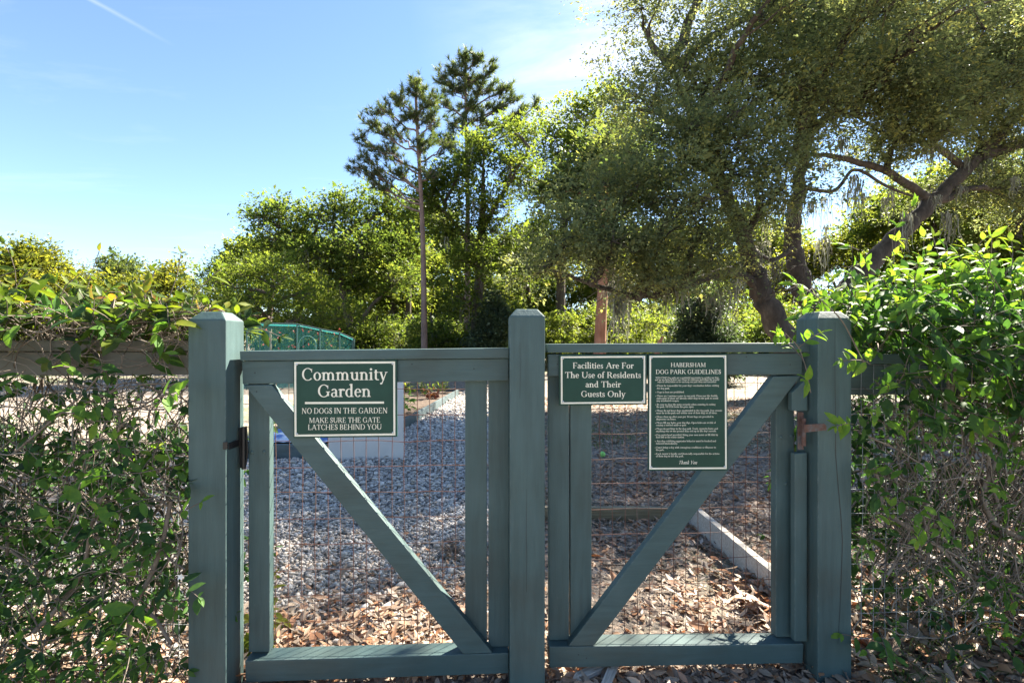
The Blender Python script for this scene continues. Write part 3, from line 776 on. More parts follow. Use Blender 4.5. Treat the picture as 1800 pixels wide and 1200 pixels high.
def flat_leaves(mb, rg, x, y, size, z0, lift=.02, hot=.5):
    n = len(x)
    ang = rg.uniform(0, 2 * math.pi, n)
    Xa = np.stack([np.cos(ang), np.sin(ang), rg.normal(.05, .28, n)], -1)
    Nn = unit(np.stack([rg.normal(0, .45, n), rg.normal(0, .45, n), np.ones(n)], -1))
    X_, Y_, Z_ = frames(Xa, Nn)
    s = size * rg.lognormal(0, .28, n)
    S = np.stack([s, s * rg.uniform(.55, .95, n), s * rg.uniform(-1.3, 1.6, n)], -1)
    z = z0 + np.abs(rg.normal(0, lift, n)) + .004
    scatter(mb, LEAF_V, LEAF_F, np.stack([x, y, z], -1), X_, Y_, Z_, S, np.clip(rg.beta(2, 2, n), 0, 1))

def clumpy(rg, n, x0, x1, y0, y1, thr=.0, sc_=1.3):
    x = rg.uniform(x0, x1, n); y = rg.uniform(y0, y1, n)
    d = np.array([mnoise.noise(Vector((a * sc_, b * sc_, 3.1))) for a, b in zip(x, y)])
    k = d + rg.normal(0, .25, n) > thr
    return x[k], y[k]
def leaf_litter():
    rg = np.random.default_rng(21); mb = MB()
    x, y = clumpy(rg, 24000, .03, 5.2, 1.4, 5.2, -.38); flat_leaves(mb, rg, x, y, .049, gz(x, y), .010)
    x, y = clumpy(rg, 18000, .03, 8, 5.2, 12, -.4); flat_leaves(mb, rg, x, y, .062, 0, .012)
    x = rg.uniform(1.2, 3.2, 7000); y = rg.uniform(1.3, 2.9, 7000); flat_leaves(mb, rg, x, y, .070, gz(x, y), .022)       # bank under the right hedge
    x = rg.uniform(-3.2, -.9, 4000); y = rg.uniform(1.3, 2.5, 4000); flat_leaves(mb, rg, x, y, .056, 0, .018)     # under the left hedge
    x = rg.normal(-.45, .40, 2400); y = 2.0 + np.abs(rg.normal(0, .42, 2400)); flat_leaves(mb, rg, x, y, .045, .018, .012)   # blown against the garden gate
    x = rg.uniform(-1.6, 0, 170); y = 2 + 5 * rg.random(170) ** 1.4; flat_leaves(mb, rg, x, y, .05, .018, .012)
    x = rg.uniform(-1.4, 1.4, 1500); y = rg.uniform(1.5, 2.1, 1500); flat_leaves(mb, rg, x, y, .045, 0, .012)
    x = rg.uniform(.03, 3.2, 16000); y = 1.4 + 4.2 * rg.random(16000) ** 1.2; flat_leaves(mb, rg, x, y, .024, gz(x, y), .006)       # crumbs and broken bits
    x = rg.uniform(-3.2, .03, 3000); y = rg.uniform(1.4, 3.2, 3000); flat_leaves(mb, rg, x, y, .022, .008, .006)
    n = 2600                                                                                                       # twigs and needles
    x = rg.uniform(-1.4, 3.2, n); y = 1.5 + 4.0 * rg.random(n) ** 1.3; a = rg.uniform(0, 6.28, n)
    X_, Y_, Z_ = frames(np.stack([np.cos(a), np.sin(a), rg.normal(0, .12, n)], -1), np.stack([rg.normal(0, .3, n), rg.normal(0, .3, n), np.ones(n)], -1))
    l = .07 * rg.lognormal(0, .4, n); scatter(mb, RH_V, RH_F, np.stack([x, y, gz(x, y) + rg.uniform(.008, .03, n)], -1), X_, Y_, Z_, np.stack([l, np.full(n, .006), l * .4], -1), rg.uniform(0, .45, n))
    return tag(mb.build('leaf_litter', M['litter']), kind='stuff')
leaf_litter()

def grass_tufts():
    rg = np.random.default_rng(5); mb = MB()
    spots = [(1.62, 1.98, .16, 60), (1.75, 2.0, .2, 70), (1.5, 1.9, .1, 40), (2.0, 2.1, .2, 60), (1.45, 6.8, .8, 420), (1.0, 7.4, .7, 350), (.8, 6.4, .4, 200), (2.0, 8.2, 1.0, 300)]
    for (x, y, s, n) in spots:
        px = rg.normal(x, s * .5, n); py = rg.normal(y, s * .45, n)
        a = rg.uniform(0, 2 * math.pi, n)
        Xa = unit(np.stack([np.cos(a) * .7, np.sin(a) * .7, rg.uniform(.4, 1.1, n)], -1))
        X_, Y_, Z_ = frames(Xa, np.stack([np.cos(a), np.sin(a), np.zeros(n)], -1) * -1 + np.array([0, 0, 1.2]))
        l = rg.uniform(.05, .13, n)
        scatter(mb, RH_V, RH_F, np.stack([px, py, gz(px, py) + .01], -1), X_, Y_, Z_, np.stack([l, np.full(n, .012), l * 2], -1), rg.random(n))
    return tag(mb.build('grass', M['grass']), kind='stuff')
grass_tufts()

# a few twigs and chips lying about
def stick(name, pts, r, mat, label, cat):
    mb = MB(); base = Vector((sum(p[0] for p in pts) / len(pts), sum(p[1] for p in pts) / len(pts), 0))
    n = len(pts); tube(mb, pts, np.linspace(r, r * .55, n), 6)
    me = mb.mesh(name, base, True); o = obj(name, me, None, M[mat]); o.location = base
    return tag(o, label, cat)
stick('stick', [(.55, 3.0, .02), (.66, 2.97, .03), (.80, 2.96, .022), (.92, 2.93, .018)], .006, 'stem', 'pale twig lying on bare soil behind the dog park gate', 'stick')
for i, (x, y, r, l, lab) in enumerate([(.33, 2.0, .5, .09, 'grey wood chip lying flat under the dog park gate beside the post'), (.40, 1.97, 1.1, .12, 'split grey wood chip on edge under the dog park gate')]):
    me = hull_mesh('wood_chip', [(-l, 0, 0), (l * .8, 0, .004), (l, 0, .022), (-l * .7, 0, .030)], Vector((0, .035, .004)), Vector((0, 0, 0)), .003)
    o = obj('wood_chip', me, None, M['timber']); o.location = (x, y, .008); o.rotation_euler = (.15 * i, -.08, r)
    tag(o, lab, 'wood chip')

# ------------------------------------------------------------------ timber edging in the dog park
def edging(a, b, h, th, mat, label):
    a = Vector(a); b = Vector(b); d = (b - a); n = Vector((-d.y, d.x, 0)).normalized() * th
    me = hull_mesh('edging_board', [a, b, b + Vector((0, 0, h)), a + Vector((0, 0, h))], n, a, .004)
    o = obj('edging_board', me, None, M[mat]); o.location = a
    return tag(o, label, 'edging board', 'edging boards in the dog park')
edging((.05, 3.80, 0), (1.375, 3.78, 0), .098, .045, 'timber_tan', 'tan edging board lying across the dog park, half hidden by a stile')
edging((1.435, 2.25, 0), (1.375, 3.775, 0), .15, .045, 'timber', 'pale bleached edging board running back from the right hand gate post')

# ------------------------------------------------------------------ fences at either side
def fence(label, x0, x1, rail_quads, batten, wire, zlo, zhi, seed, posts):
    root = thing('fence', label, 'fence', (fence_pt((x0 + x1) / 2, 0).x, fence_pt((x0 + x1) / 2, 0).y, 0), 'fences beside the gates')
    for nm, za, zb, off, th in rail_quads:
        a, b = fence_pt(x0, za[0], off), fence_pt(x1, za[1], off)
        me = hull_mesh(nm, [a, b, b + Vector((0, 0, zb)), a + Vector((0, 0, zb))], GN * th, root_loc(root), .004)
        obj(nm, me, root, M['paint_dirty' if x0 < 0 else 'paint_h'])
    for bx, w, off in batten:
        a, b = fence_pt(bx, .02, off), fence_pt(bx + w, .02, off)
        obj('batten', hull_mesh('batten', [a, b, b + Vector((0, 0, zhi - .02)), a + Vector((0, 0, zhi - .02))], GN * .04, root_loc(root), .003), root, M['paint_v'])
    wire_panel(root, x0, x1, zlo, zhi, wire, 'wire_grey', r=.0013, sag=.007, seed=seed)
    for px in posts:
        a, b = fence_pt(px, -.1, .125), fence_pt(px + .09, -.1, .125)
        obj('post', hull_mesh('post', [a, b, b + Vector((0, 0, zhi + .1)), a + Vector((0, 0, zhi + .1))], GN * .09, root_loc(root), .003), root, M['paint_v'])
    return root
zl = G(160, 617, .05).z
zr = G(1600, 640, .06).z
fence('green rail fence with wire under tangled vines, left of the garden gate', -3.6, bL.x - wL / 2 - .004,
      [('cap_rail', (zl, zl), .040, .05, .11), ('top_rail', (zl - .092, zl - .092), .089, .066, .04)], [(bL.x - wL / 2 - .024, .02, .075)], .112, .05, zl, 3, [-2.6, -3.55])
fence('green rail fence with grey wire mesh under leafy vine, right of the dog park gate', bR.x + wR / 2 + .004, 3.7,
      [('cap_rail', (zr, zr), .040, .08, .11), ('top_rail', (zr - .13, zr - .13), .125, .096, .04)], [(bR.x + wR / 2 + .004, .026, .09)], .085, .13, zr, 4, [2.5, 3.6])

# ------------------------------------------------------------------ climbing vines
def sprigs(rg, mbL, mbS, P0, D0, length, nleaf, size, warm=None, droop=.15, tint_lo=.1, tint_hi=.9, young=None, stem_r=.0016):
    """leafy shoots: opposite leaves in pairs along a thin stem. P0, D0: arrays"""
    n = len(P0)
    Ls, Xs, Ns, Ss, Ts = [], [], [], [], []
    for i in range(n):
        p = np.array(P0[i], float); d = unit(D0[i]); L = length * rg.uniform(.6, 1.5); k = max(2, int(nleaf * rg.uniform(.6, 1.4)))
        side = unit(np.cross(d, [0.2, -1, .3] + rg.normal(0, .4, 3))); path = [p]
        yy = rg.random() if young is None else young[i]
        for j in range(k):
            d = unit(d + rg.normal(0, .14, 3) + np.array([0, 0, -droop * .35])); p = p + d * L / k; path.append(p)
            side = unit(side - d * np.dot(side, d)); age = j / max(1, k - 1)
            for sg in (-1, 1):
                if rg.random() < .12: continue
                x = unit(d * rg.uniform(.25, .8) + side * sg + rg.normal(0, .25, 3) + np.array([0, 0, -.15]))
                nn = unit(np.array([0, -.55, 1.0]) + rg.normal(0, .5, 3))
                Ls.append(p + rg.normal(0, .003, 3)); Xs.append(x); Ns.append(nn)
                Ss.append(size * rg.lognormal(-.05, .24) * (1 - .35 * age ** 2))
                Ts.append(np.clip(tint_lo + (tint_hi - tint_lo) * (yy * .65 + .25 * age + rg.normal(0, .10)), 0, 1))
            if j == k - 1:
                Ls.append(p); Xs.append(unit(d + rg.normal(0, .2, 3))); Ns.append(unit(np.array([0, -.5, 1]) + rg.normal(0, .4, 3))); Ss.append(size * .8); Ts.append(np.clip(tint_hi * (.4 + .6 * yy), 0, 1))
        tube(mbS, path, stem_r, 4, .35)
    if Ls:
        X_, Y_, Z_ = frames(np.array(Xs), np.array(Ns)); S = np.array(Ss)
        scatter(mbL, LEAF_V, LEAF_F, np.array(Ls), X_, Y_, Z_, np.stack([S, S * rg.uniform(.70, 1.02, len(S)), S * rg.uniform(.5, 1.6, len(S))], -1), np.array(Ts))

def tangle(rg, mbS, n, x0, x1, z0, z1, y0, y1, r0, r1, dirx=.0, dirz=.6, step=.045, k0=8, k1=26, wander=.35):
    for i in range(n):
        X = rg.uniform(x0, x1); Z = rg.uniform(z0, z1); Y = rg.uniform(y0, y1)
        a = rg.normal(math.atan2(dirz, dirx) if (dirx or dirz) else 0, .7) if rg.random() < .6 else rg.uniform(0, 2 * math.pi)
        path = []; vy = 0
        for j in range(rg.integers(k0, k1)):
            path.append(np.array(fence_pt(X, max(Z, .01), Y)))
            a += rg.normal(0, wander); vy = vy * .8 + rg.normal(0, .25)
            X += math.cos(a) * step; Z += math.sin(a) * step; Y = min(max(Y + vy * step * .4, y0), y1)
            a = math.atan2(math.sin(a), math.cos(a))
            if Z < z0 - .1: a = abs(a)
            if Z > z1 + .05: a = -abs(a)
            if X < x0 or X > x1: a = math.pi - a
        if len(path) > 3:
            r = math.exp(rg.uniform(math.log(r0), math.log(r1)))
            tube(mbS, path, np.linspace(r, r * .6, len(path)), 5, rg.random())

def px_stem(mbS, pts, r, off, tint=.6):
    """one thick stem through photo pixels on the fence face, smoothed"""
    p = np.array([np.array(G(x, y, off + (o[0] if o else 0))) for x, y, *o in pts]); n = len(p)
    t = np.linspace(0, n - 1, n * 5); out = np.stack([np.interp(t, np.arange(n), p[:, c]) for c in range(3)], -1)
    for _ in range(3): out[1:-1] = (out[:-2] + out[1:-1] * 2 + out[2:]) / 4
    tube(mbS, out, np.linspace(r, r * .65, len(out)), 7, tint)

def band(rg, n, x0, x1, zf0, zf1, o0, o1, pw=1.0):
    """random points on the fence between heights given as functions/constants of X"""
    X = rg.uniform(x0, x1, n); u = rg.random(n) ** pw
    a = zf0(X) if callable(zf0) else zf0; b = zf1(X) if callable(zf1) else zf1
    Z = a + (b - a) * u
    off = rg.uniform(o0, o1, n)
    return np.stack([X, GA + GB * X + off, Z], -1)

def rand_dirs(rg, n, base, spread):
    return unit(np.asarray(base) + rg.normal(0, spread, (n, 3)))

def left_vine():
    rg = np.random.default_rng(33)
    XL, XR = -3.5, bL.x - wL / 2 - .03
    root = thing('climbing_vine', 'tangled vine hedge with woody stems and patchy leaves, left of the garden gate', 'vine', (fence_pt(-2.1, 0).x, fence_pt(-2.1, 0).y, 0), 'climbing vines on the fences')
    S = MB(); Lw = MB(); Lg = MB()
    top = lambda X: 1.40 + .10 * np.clip((-X - 1.15) / .9, 0, 1.4) + .03 * np.sin(X * 9)
    # woven mat of dry stems over the rail
    tangle(rg, S, 420, XL, XR, 1.385, 1.45, .0, .45, .0012, .0045, 1, 0, .04, 8, 26, .33)
    tangle(rg, S, 34, XL, XR, 1.15, 1.42, -.04, .03, .0011, .0024, .3, -1, .04, 6, 14, .35)
    # stems through the hedge
    tangle(rg, S, 600, XL, XR, .05, 1.16, -.05, .42, .0012, .004, .5, .7, .045, 8, 28, .30)
    tangle(rg, S, 60, XL, XR, .0, .9, .02, .42, .004, .010, .15, 1, .06, 10, 22, .22)
    for pts, r in (([(225, 1120), (235, 1060), (262, 1020), (285, 960), (300, 880)], .011), ([(60, 1110), (110, 1060), (150, 1000), (160, 920), (190, 850)], .009),
                   ([(300, 1130), (270, 1080), (225, 1050), (190, 1010)], .006), ([(20, 800), (90, 740), (150, 690), (190, 640)], .005), ([(215, 900), (260, 940), (300, 985), (325, 1000)], .005)):
        px_stem(S, pts, r, .0)
    n = 470                                                   # crest: yellowish sunlit shoots
    P = band(rg, n, XL, XR, 1.39, top, -.04, .55); sprigs(rg, Lw, S, P, rand_dirs(rg, n, (0, -.1, .6), .55), .12, 4, .078, tint_lo=.1, tint_hi=1.0)
    n = 50
    P = band(rg, n, XL, XR, 1.40, 1.48, -.08, .1); sprigs(rg, Lg, S, P, rand_dirs(rg, n, (.2, -.6, .2), .5), .14, 3, .062, tint_lo=.3, tint_hi=.9)
    n = 55
    P = band(rg, n, XL, XR, top, lambda X: top(X) + .03, .0, .5); sprigs(rg, Lw, S, P, rand_dirs(rg, n, (.1, 0, 1), .4), .20, 5, .05, tint_lo=.4, tint_hi=1, droop=.6)
    n = 16
    P = band(rg, n, XL, XR, 1.22, 1.38, -.06, .0); sprigs(rg, Lg, S, P, rand_dirs(rg, n, (.2, -.5, -.3), .5), .12, 3, .06, tint_lo=.3, tint_hi=.8)
    # body of the hedge: dark old leaves inside, fresh ones in front, thin in the upper half
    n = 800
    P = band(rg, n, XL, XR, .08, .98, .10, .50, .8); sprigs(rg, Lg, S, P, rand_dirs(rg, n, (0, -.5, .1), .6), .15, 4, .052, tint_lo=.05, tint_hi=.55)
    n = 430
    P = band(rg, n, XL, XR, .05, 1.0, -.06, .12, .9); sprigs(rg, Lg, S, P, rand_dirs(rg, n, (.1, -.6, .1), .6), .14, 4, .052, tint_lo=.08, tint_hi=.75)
    n = 190
    P = band(rg, n, XL, XR, .95, 1.27, -.05, .40); sprigs(rg, Lg, S, P, rand_dirs(rg, n, (.1, -.4, .0), .6), .13, 3, .055, tint_lo=.15, tint_hi=.85)
    # bright shoots that stand out towards the camera
    Q = [(200, 870, .9), (235, 850, .9), (170, 915, .6), (120, 900, .5), (285, 1005, .7), (250, 1050, .6), (300, 1090, .8), (170, 1085, .9), (225, 1110, .7), (270, 1140, .7), (120, 1090, .5), (60, 960, .4), (40, 850, .4), (20, 1000, .4), (215, 800, .6), (250, 760, .7), (160, 730, .6), (290, 870, .4), (120, 660, .7), (20, 650, .8), (280, 700, .7), (210, 960, .4), (275, 960, .6)]
    P = np.array([np.array(G(x, y, -.10)) for x, y, _ in Q]); D = rand_dirs(rg, len(Q), (.15, -.5, .15), .45)
    sprigs(rg, Lg, S, P, D, .16, 4, .060, tint_lo=.35, tint_hi=1.0, young=np.array([q[2] for q in Q]))
    obj_l = Lg.build('leaves', M['lf_vine'], root, True)
    Lw.build('crest_leaves', M['lf_vine_warm'], root, True)
    S.build('stems', M['stem'], root, True)
    fl = MB()                                                 # small white starry blossom by the post
    c = np.array(G(318, 1013, -.13)); v = []
    for k in range(5):
        a = 2 * math.pi * k / 5; x = np.array([math.cos(a), -.25, math.sin(a)])
        X_, Y_, Z_ = frames(x[None], np.array([[0, -1.0, .1]])); scatter(fl, RH_V, RH_F, c[None], X_, Y_, Z_, np.array([.014]), np.array([1.0]))
    fl.build('flower', M['petal'], root)
M['petal'] = plain('white_petal', (.78, .78, .74), .6)
left_vine()

def right_vine():
    rg = np.random.default_rng(44)
    XL, XR = bR.x + wR / 2 + .035, 3.6
    root = thing('climbing_vine', 'bright leafy vine heaped over the fence and post, right of the dog park gate', 'vine', (fence_pt(2.2, 0).x, fence_pt(2.2, 0).y, 0), 'climbing vines on the fences')
    S = MB(); L1 = MB()
    top = lambda X: 1.40 + .20 * np.clip((X - 1.1) / .75, 0, 1) + .04 * np.sin(X * 8) + .02 * np.sin(X * 23)
    # heaped crown of the vine, spilling over the post
    n = 500
    P = band(rg, n, 1.42, XR, 1.38, top, -.16, .50); sprigs(rg, L1, S, P, rand_dirs(rg, n, (-.1, -.4, .5), .6), .16, 5, .066, tint_lo=.10, tint_hi=.92)
    n = 190
    P = band(rg, n, 1.58, XR, 1.28, lambda X: top(X) - .12, -.20, -.06); sprigs(rg, L1, S, P, rand_dirs(rg, n, (-.1, -.7, -.1), .5), .16, 4, .070, tint_lo=.15, tint_hi=.88)
    n = 120                                                   # upright young tips
    P = band(rg, n, 1.36, XR, lambda X: top(X) - .08, lambda X: top(X) + .02, -.12, .4); sprigs(rg, L1, S, P, rand_dirs(rg, n, (-.15, -.1, 1), .35), .16, 4, .064, tint_lo=.6, tint_hi=1.0, droop=-.1, young=np.full(n, .9))
    Q = [(1430, 505, .05), (1400, 500, .05), (1475, 490, .0), (1495, 540, -.06), (1500, 575, -.1), (1490, 470, .0), (1450, 520, .1), (1510, 440, .0), (1570, 420, .05), (1395, 560, .0), (1380, 590, .02), (1405, 610, -.02), (1415, 640, -.03), (1420, 665, -.04), (1365, 598, .0), (1530, 640, -.15), (1560, 690, -.14), (1500, 745, -.12), (1540, 700, -.14), (1590, 760, -.1), (1520, 850, -.06), (1560, 930, -.06), (1625, 925, -.12), (1650, 900, -.12), (1700, 790, -.1), (1760, 860, -.1)]
    P = np.array([np.array(G(x, y, o)) for x, y, o in Q]); D = rand_dirs(rg, len(Q), (-.25, -.35, .25), .4)
    D[8:10] = (.2, -.2, 1)
    sprigs(rg, L1, S, P, D, .10, 4, .054, tint_lo=.5, tint_hi=1.0, young=np.full(len(Q), .7))
    for pts, r in (([(1425, 690), (1418, 650), (1405, 610), (1380, 585)], .002), ([(1520, 640), (1480, 560), (1430, 515), (1395, 500)], .003), ([(1590, 640), (1580, 540), (1572, 470), (1568, 418)], .002)):
        px_stem(S, pts, r, -.02)
    n = 110
    P = band(rg, n, 1.5, XR, 1.06, 1.36, -.14, .02); sprigs(rg, L1, S, P, rand_dirs(rg, n, (-.1, -.6, -.3), .5), .14, 4, .064, tint_lo=.15, tint_hi=.75)
    # dim old leaves packed behind the mesh
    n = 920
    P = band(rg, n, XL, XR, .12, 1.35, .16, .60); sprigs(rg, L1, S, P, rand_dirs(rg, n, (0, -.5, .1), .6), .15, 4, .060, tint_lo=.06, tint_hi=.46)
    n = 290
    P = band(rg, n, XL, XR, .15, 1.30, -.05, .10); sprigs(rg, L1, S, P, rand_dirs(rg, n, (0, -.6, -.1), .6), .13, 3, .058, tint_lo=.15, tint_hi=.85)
    tangle(rg, S, 300, XL, XR, .05, 1.3, .10, .40, .0014, .0045, .3, .8, .045, 8, 26, .30)
    tangle(rg, S, 260, 1.55, 2.6, .40, 1.22, -.03, .10, .0012, .0035, -.3, -.8, .04, 6, 18, .28)
    tangle(rg, S, 220, 1.5, XR, .15, .80, .02, .14, .0014, .004, -.2, 1, .04, 8, 20, .26)
    # thick twisted stems in front
    for pts, r in (([(1665, 740), (1668, 660), (1640, 636), (1700, 625), (1760, 650), (1800, 665)], .006), ([(1655, 745), (1672, 690), (1680, 640), (1690, 610)], .009),
                   ([(1800, 950), (1745, 920), (1725, 870), (1745, 820), (1790, 750), (1800, 700)], .011), ([(1800, 1050), (1755, 1025), (1700, 1010), (1650, 960), (1600, 925), (1560, 905)], .009),
                   ([(1640, 690), (1690, 700), (1745, 700), (1800, 660)], .006), ([(1745, 660), (1770, 720), (1780, 770), (1800, 800)], .007),
                   ([(1520, 800), (1545, 840), (1552, 900), (1600, 930)], .007), ([(1560, 1010), (1590, 965), (1630, 950), (1680, 975), (1730, 1010)], .006),
                   ([(1625, 1010), (1635, 950), (1620, 900), (1645, 850)], .005), ([(1735, 690), (1745, 760), (1735, 830), (1760, 900)], .008), ([(1510, 760), (1580, 790), (1640, 830), (1700, 800)], .004)):
        px_stem(S, pts, r, .03, .75)
    L1.build('leaves', M['lf_vine'], root, True)
    S.build('stems', M['stem'], root, True)
right_vine()

# lime patterned ball lost under the left hedge, tennis ball in the park
def ball(px, py, Y, r, label, mat, seg=24):
    c = P3(px, py, Y)
    bm = bmesh.new(); bmesh.ops.create_uvsphere(bm, u_segments=seg, v_segments=seg // 2, radius=r)
    rg = np.random.default_rng(3)
    for v in bm.verts: v.co *= 1 + .02 * math.sin(v.co.x / r * 3 + v.co.z / r * 2)
    me = bpy.data.meshes.new('ball'); bm.to_mesh(me); bm.free(); me.polygons.foreach_set('use_smooth', np.ones(len(me.polygons), dtype=bool))
    o = obj('ball', me, None, mat); o.location = (c.x, c.y, max(c.z, r)); return tag(o, label, 'ball')
M['lime'] = noise_mat('lime_ball', [(.42, (.02, .05, .012)), (.47, (.10, .33, .03)), (.75, (.16, .42, .05))], 55, 2, .5)
M['tennis'] = noise_mat('tennis_felt', [(.3, (.22, .50, .12)), (.7, (.30, .60, .16))], 60, 4, .95)
ball(205, 1086, 2.02, .040, 'lime green ball with dark speckles lying under the left hedge', M['lime'])
ball(1059, 798, 5.75, .033, 'pale green tennis ball lying on dry leaves behind the dog park gate', M['tennis'])

# dry fern frond on the gravel
def frond():
    rg = np.random.default_rng(9); mb = MB(); base = P3(795, 985, 3.1); base.z = .02
    for k in range(7):
        a = rg.uniform(-.6, 3.6); L = rg.uniform(.10, .2)
        path = [np.array([base.x + math.cos(a) * L * t, base.y + math.sin(a) * L * t, .02 + .10 * math.sin(t * 2.6) * rg.uniform(.5, 1)]) for t in np.linspace(0, 1, 7)]
        tube(mb, path, .0015, 4)
        for i in range(1, 7):
            for s in (-1, 1):
                for q in range(2):
                    d = unit(path[i] - path[i - 1]); sd = unit(np.cross(d, [0, 0, 1])) * s
                    X_, Y_, Z_ = frames((sd + d * .4)[None], np.array([[0, 0, 1.0]]) + rg.normal(0, .4, (1, 3)))
                    scatter(mb, RH_V, RH_F, (path[i] * (1 - q * .5) + path[i - 1] * q * .5)[None], X_, Y_, Z_, np.array([.05 * (1 - i / 9)]), np.array([rg.uniform(.05, .5)]))
    me = mb.mesh('dried_frond', base); o = obj('dried_frond', me, None, M['litter']); o.location = base
    tag(o, 'curled brown dried frond lying on the gravel by the stile', 'frond')
frond()

# ------------------------------------------------------------------ the garden beyond
def raised_bed(label, outline, h, soil):
    root = thing('raised_bed', label, 'raised bed', (*outline[0], 0))
    n = len(outline)
    for i in range(n):
        a = Vector((*outline[i], 0)); b = Vector((*outline[(i + 1) % n], 0)); d = (b - a).normalized(); nn = Vector((-d.y, d.x, 0)) * .04
        a2 = a + d * .0; b2 = b - d * .041
        obj('side_board', hull_mesh('side_board', [a2, b2, b2 + Vector((0, 0, h)), a2 + Vector((0, 0, h))], nn, root_loc(root), .004), root, M['paint_bed'])
    ins = [(-1, 1)]
    cx = sum(p[0] for p in outline) / n; cy = sum(p[1] for p in outline) / n
    mb = MB(); mb.add([(cx + (x - cx) * .985, cy + (y - cy) * .985, h - .05) for x, y in outline], [tuple(range(n))])
    mb.build('soil', M['soil'], root)
    return root
M['soil'] = noise_mat('garden_soil', [(.3, (.045, .032, .022)), (.55, (.10, .07, .05)), (.75, (.19, .14, .10))], 12, 9, .95, 1, bscale=30)
raised_bed('long raised bed of grey green boards along the gravel path', [(-3.4, 5.8), (-1.79, 5.8), (-1.345, 12.5), (-3.1, 12.5)], .165, True)

# pale panel standing at the near end of the bed
def panel():
    l, r = P3(577.5, 805, 5.74), P3(709, 805, 5.74)
    base = Vector(((l.x + r.x) / 2, 5.74, 0)); w = (r.x - l.x) / 2
    root = thing('panel', 'blank pale panel board standing at the end of the raised bed, behind the sign', 'panel', base)
    obj('sheet', hull_mesh('sheet', [base + Vector(p) for p in ((-w, 0, .005), (w, 0, .005), (w, 0, 1.0), (-w, 0, 1.0))], Vector((0, .018, 0)), base, .002), root, M['panel'])
    for s in (-1, 1):
        c = base + Vector((s * (w - .06), .018, 0))
        obj('leg', hull_mesh('leg', [c + Vector(p) for p in ((-.02, 0, -.05), (.02, 0, -.05), (.02, 0, .98), (-.02, 0, .98))], Vector((0, .038, 0)), base, .002), root, M['timber'])
M['panel'] = noise_mat('pale_panel', [(.3, (.58, .56, .53)), (.7, (.68, .66, .63))], 3, 5, .5)
panel()

def tarp():
    rg = np.random.default_rng(2); mb = MB()
    nx, ny = 34, 16; x = np.linspace(-3.2, -1.95, nx); y = np.linspace(5.95, 6.9, ny); X, Y = np.meshgrid(x, y)
    Z = np.array([[.17 + .09 * abs(mnoise.noise(Vector((a * 3, b * 3, 1)))) + .04 * abs(mnoise.noise(Vector((a * 9, b * 9, 4)))) for a in x] for b in y])
    ed = np.minimum(np.minimum(X - x[0], x[-1] - X), np.minimum(Y - y[0], y[-1] - Y)); Z += .05 * np.clip(ed / .1, 0, 1) - .045
    i = (np.arange(ny - 1)[:, None] * nx + np.arange(nx - 1)[None, :]).ravel()
    base = Vector((-2.6, 6.4, .12)); mb.add(np.stack([X, Y, Z], -1).reshape(-1, 3), np.stack([i, i + 1, i + nx + 1, i + nx], -1))
    o = obj('tarp', mb.mesh('tarp', base, True), None, M['tarp']); o.location = base
    tag(o, 'crumpled blue and white cover sheet lying on the raised bed', 'cover sheet')
M['tarp'] = noise_mat('cover_sheet', [(.46, (.62, .66, .72)), (.52, (.10, .19, .42)), (.6, (.07, .14, .34))], 2.2, 4, .5)
tarp()

def plant(x, y, z, h, n, size, seed, label, mat, group=None, cat='plant', spread=.6):
    rg = np.random.default_rng(seed); Lf = MB(); St = MB()
    root = thing('garden_plant', label, cat, (x, y, z), group)
    for k in range(n):
        a = rg.uniform(0, 2 * math.pi); t = rg.uniform(.35, 1) * h
        d = np.array([math.cos(a) * spread, math.sin(a) * spread, 1.0])
        sprigs(rg, Lf, St, [np.array([x, y, z + .01]) + np.array([math.cos(a), math.sin(a), 0]) * .03], [d], t, 4, size, tint_lo=.2, tint_hi=1, droop=.3)
    Lf.build('leaves', M[mat], root, True); St.build('stems', M['stem'], root, True)
    return root
M['lf_red'] = leaf_mat('red_leaf', [(0, (.06, .02, .018)), (.5, (.14, .04, .03)), (1, (.22, .10, .05))], .35, .45)
plant(-1.93, 8.6, .115, .42, 16, .11, 1, 'bright green leafy plant nearest the path edge of the raised bed', 'lf_vine')
plant(-1.75, 10.9, .115, .26, 14, .10, 2, 'dark reddish leafy plant in the raised bed by its far corner', 'lf_red')
for i, (x, y, h_) in enumerate([(-2.3, 9.3, .4), (-2.0, 11.6, .5), (-2.5, 12.1, .6), (-1.62, 12.2, .5), (-2.6, 10.6, .4), (-2.2, 7.6, .25)]):
    plant(x, y, .115, h_, 12, .10, 10 + i, 'green leafy vegetable plant growing in the raised bed behind the front ones', 'lf_green' if i % 2 else 'lf_lime', 'vegetable plants in the raised bed')
for i, (x, y, h_, lab) in enumerate([(-1.10, 2.13, .16, 'low yellow green weed beside the garden gate hinge stile'), (-1.17, 2.35, .30, 'taller yellow green weed behind the garden gate hinge stile')]):
    plant(x, y, 0, h_, 7, .06, 20 + i, lab, 'lf_lime', None, 'weed', .35)

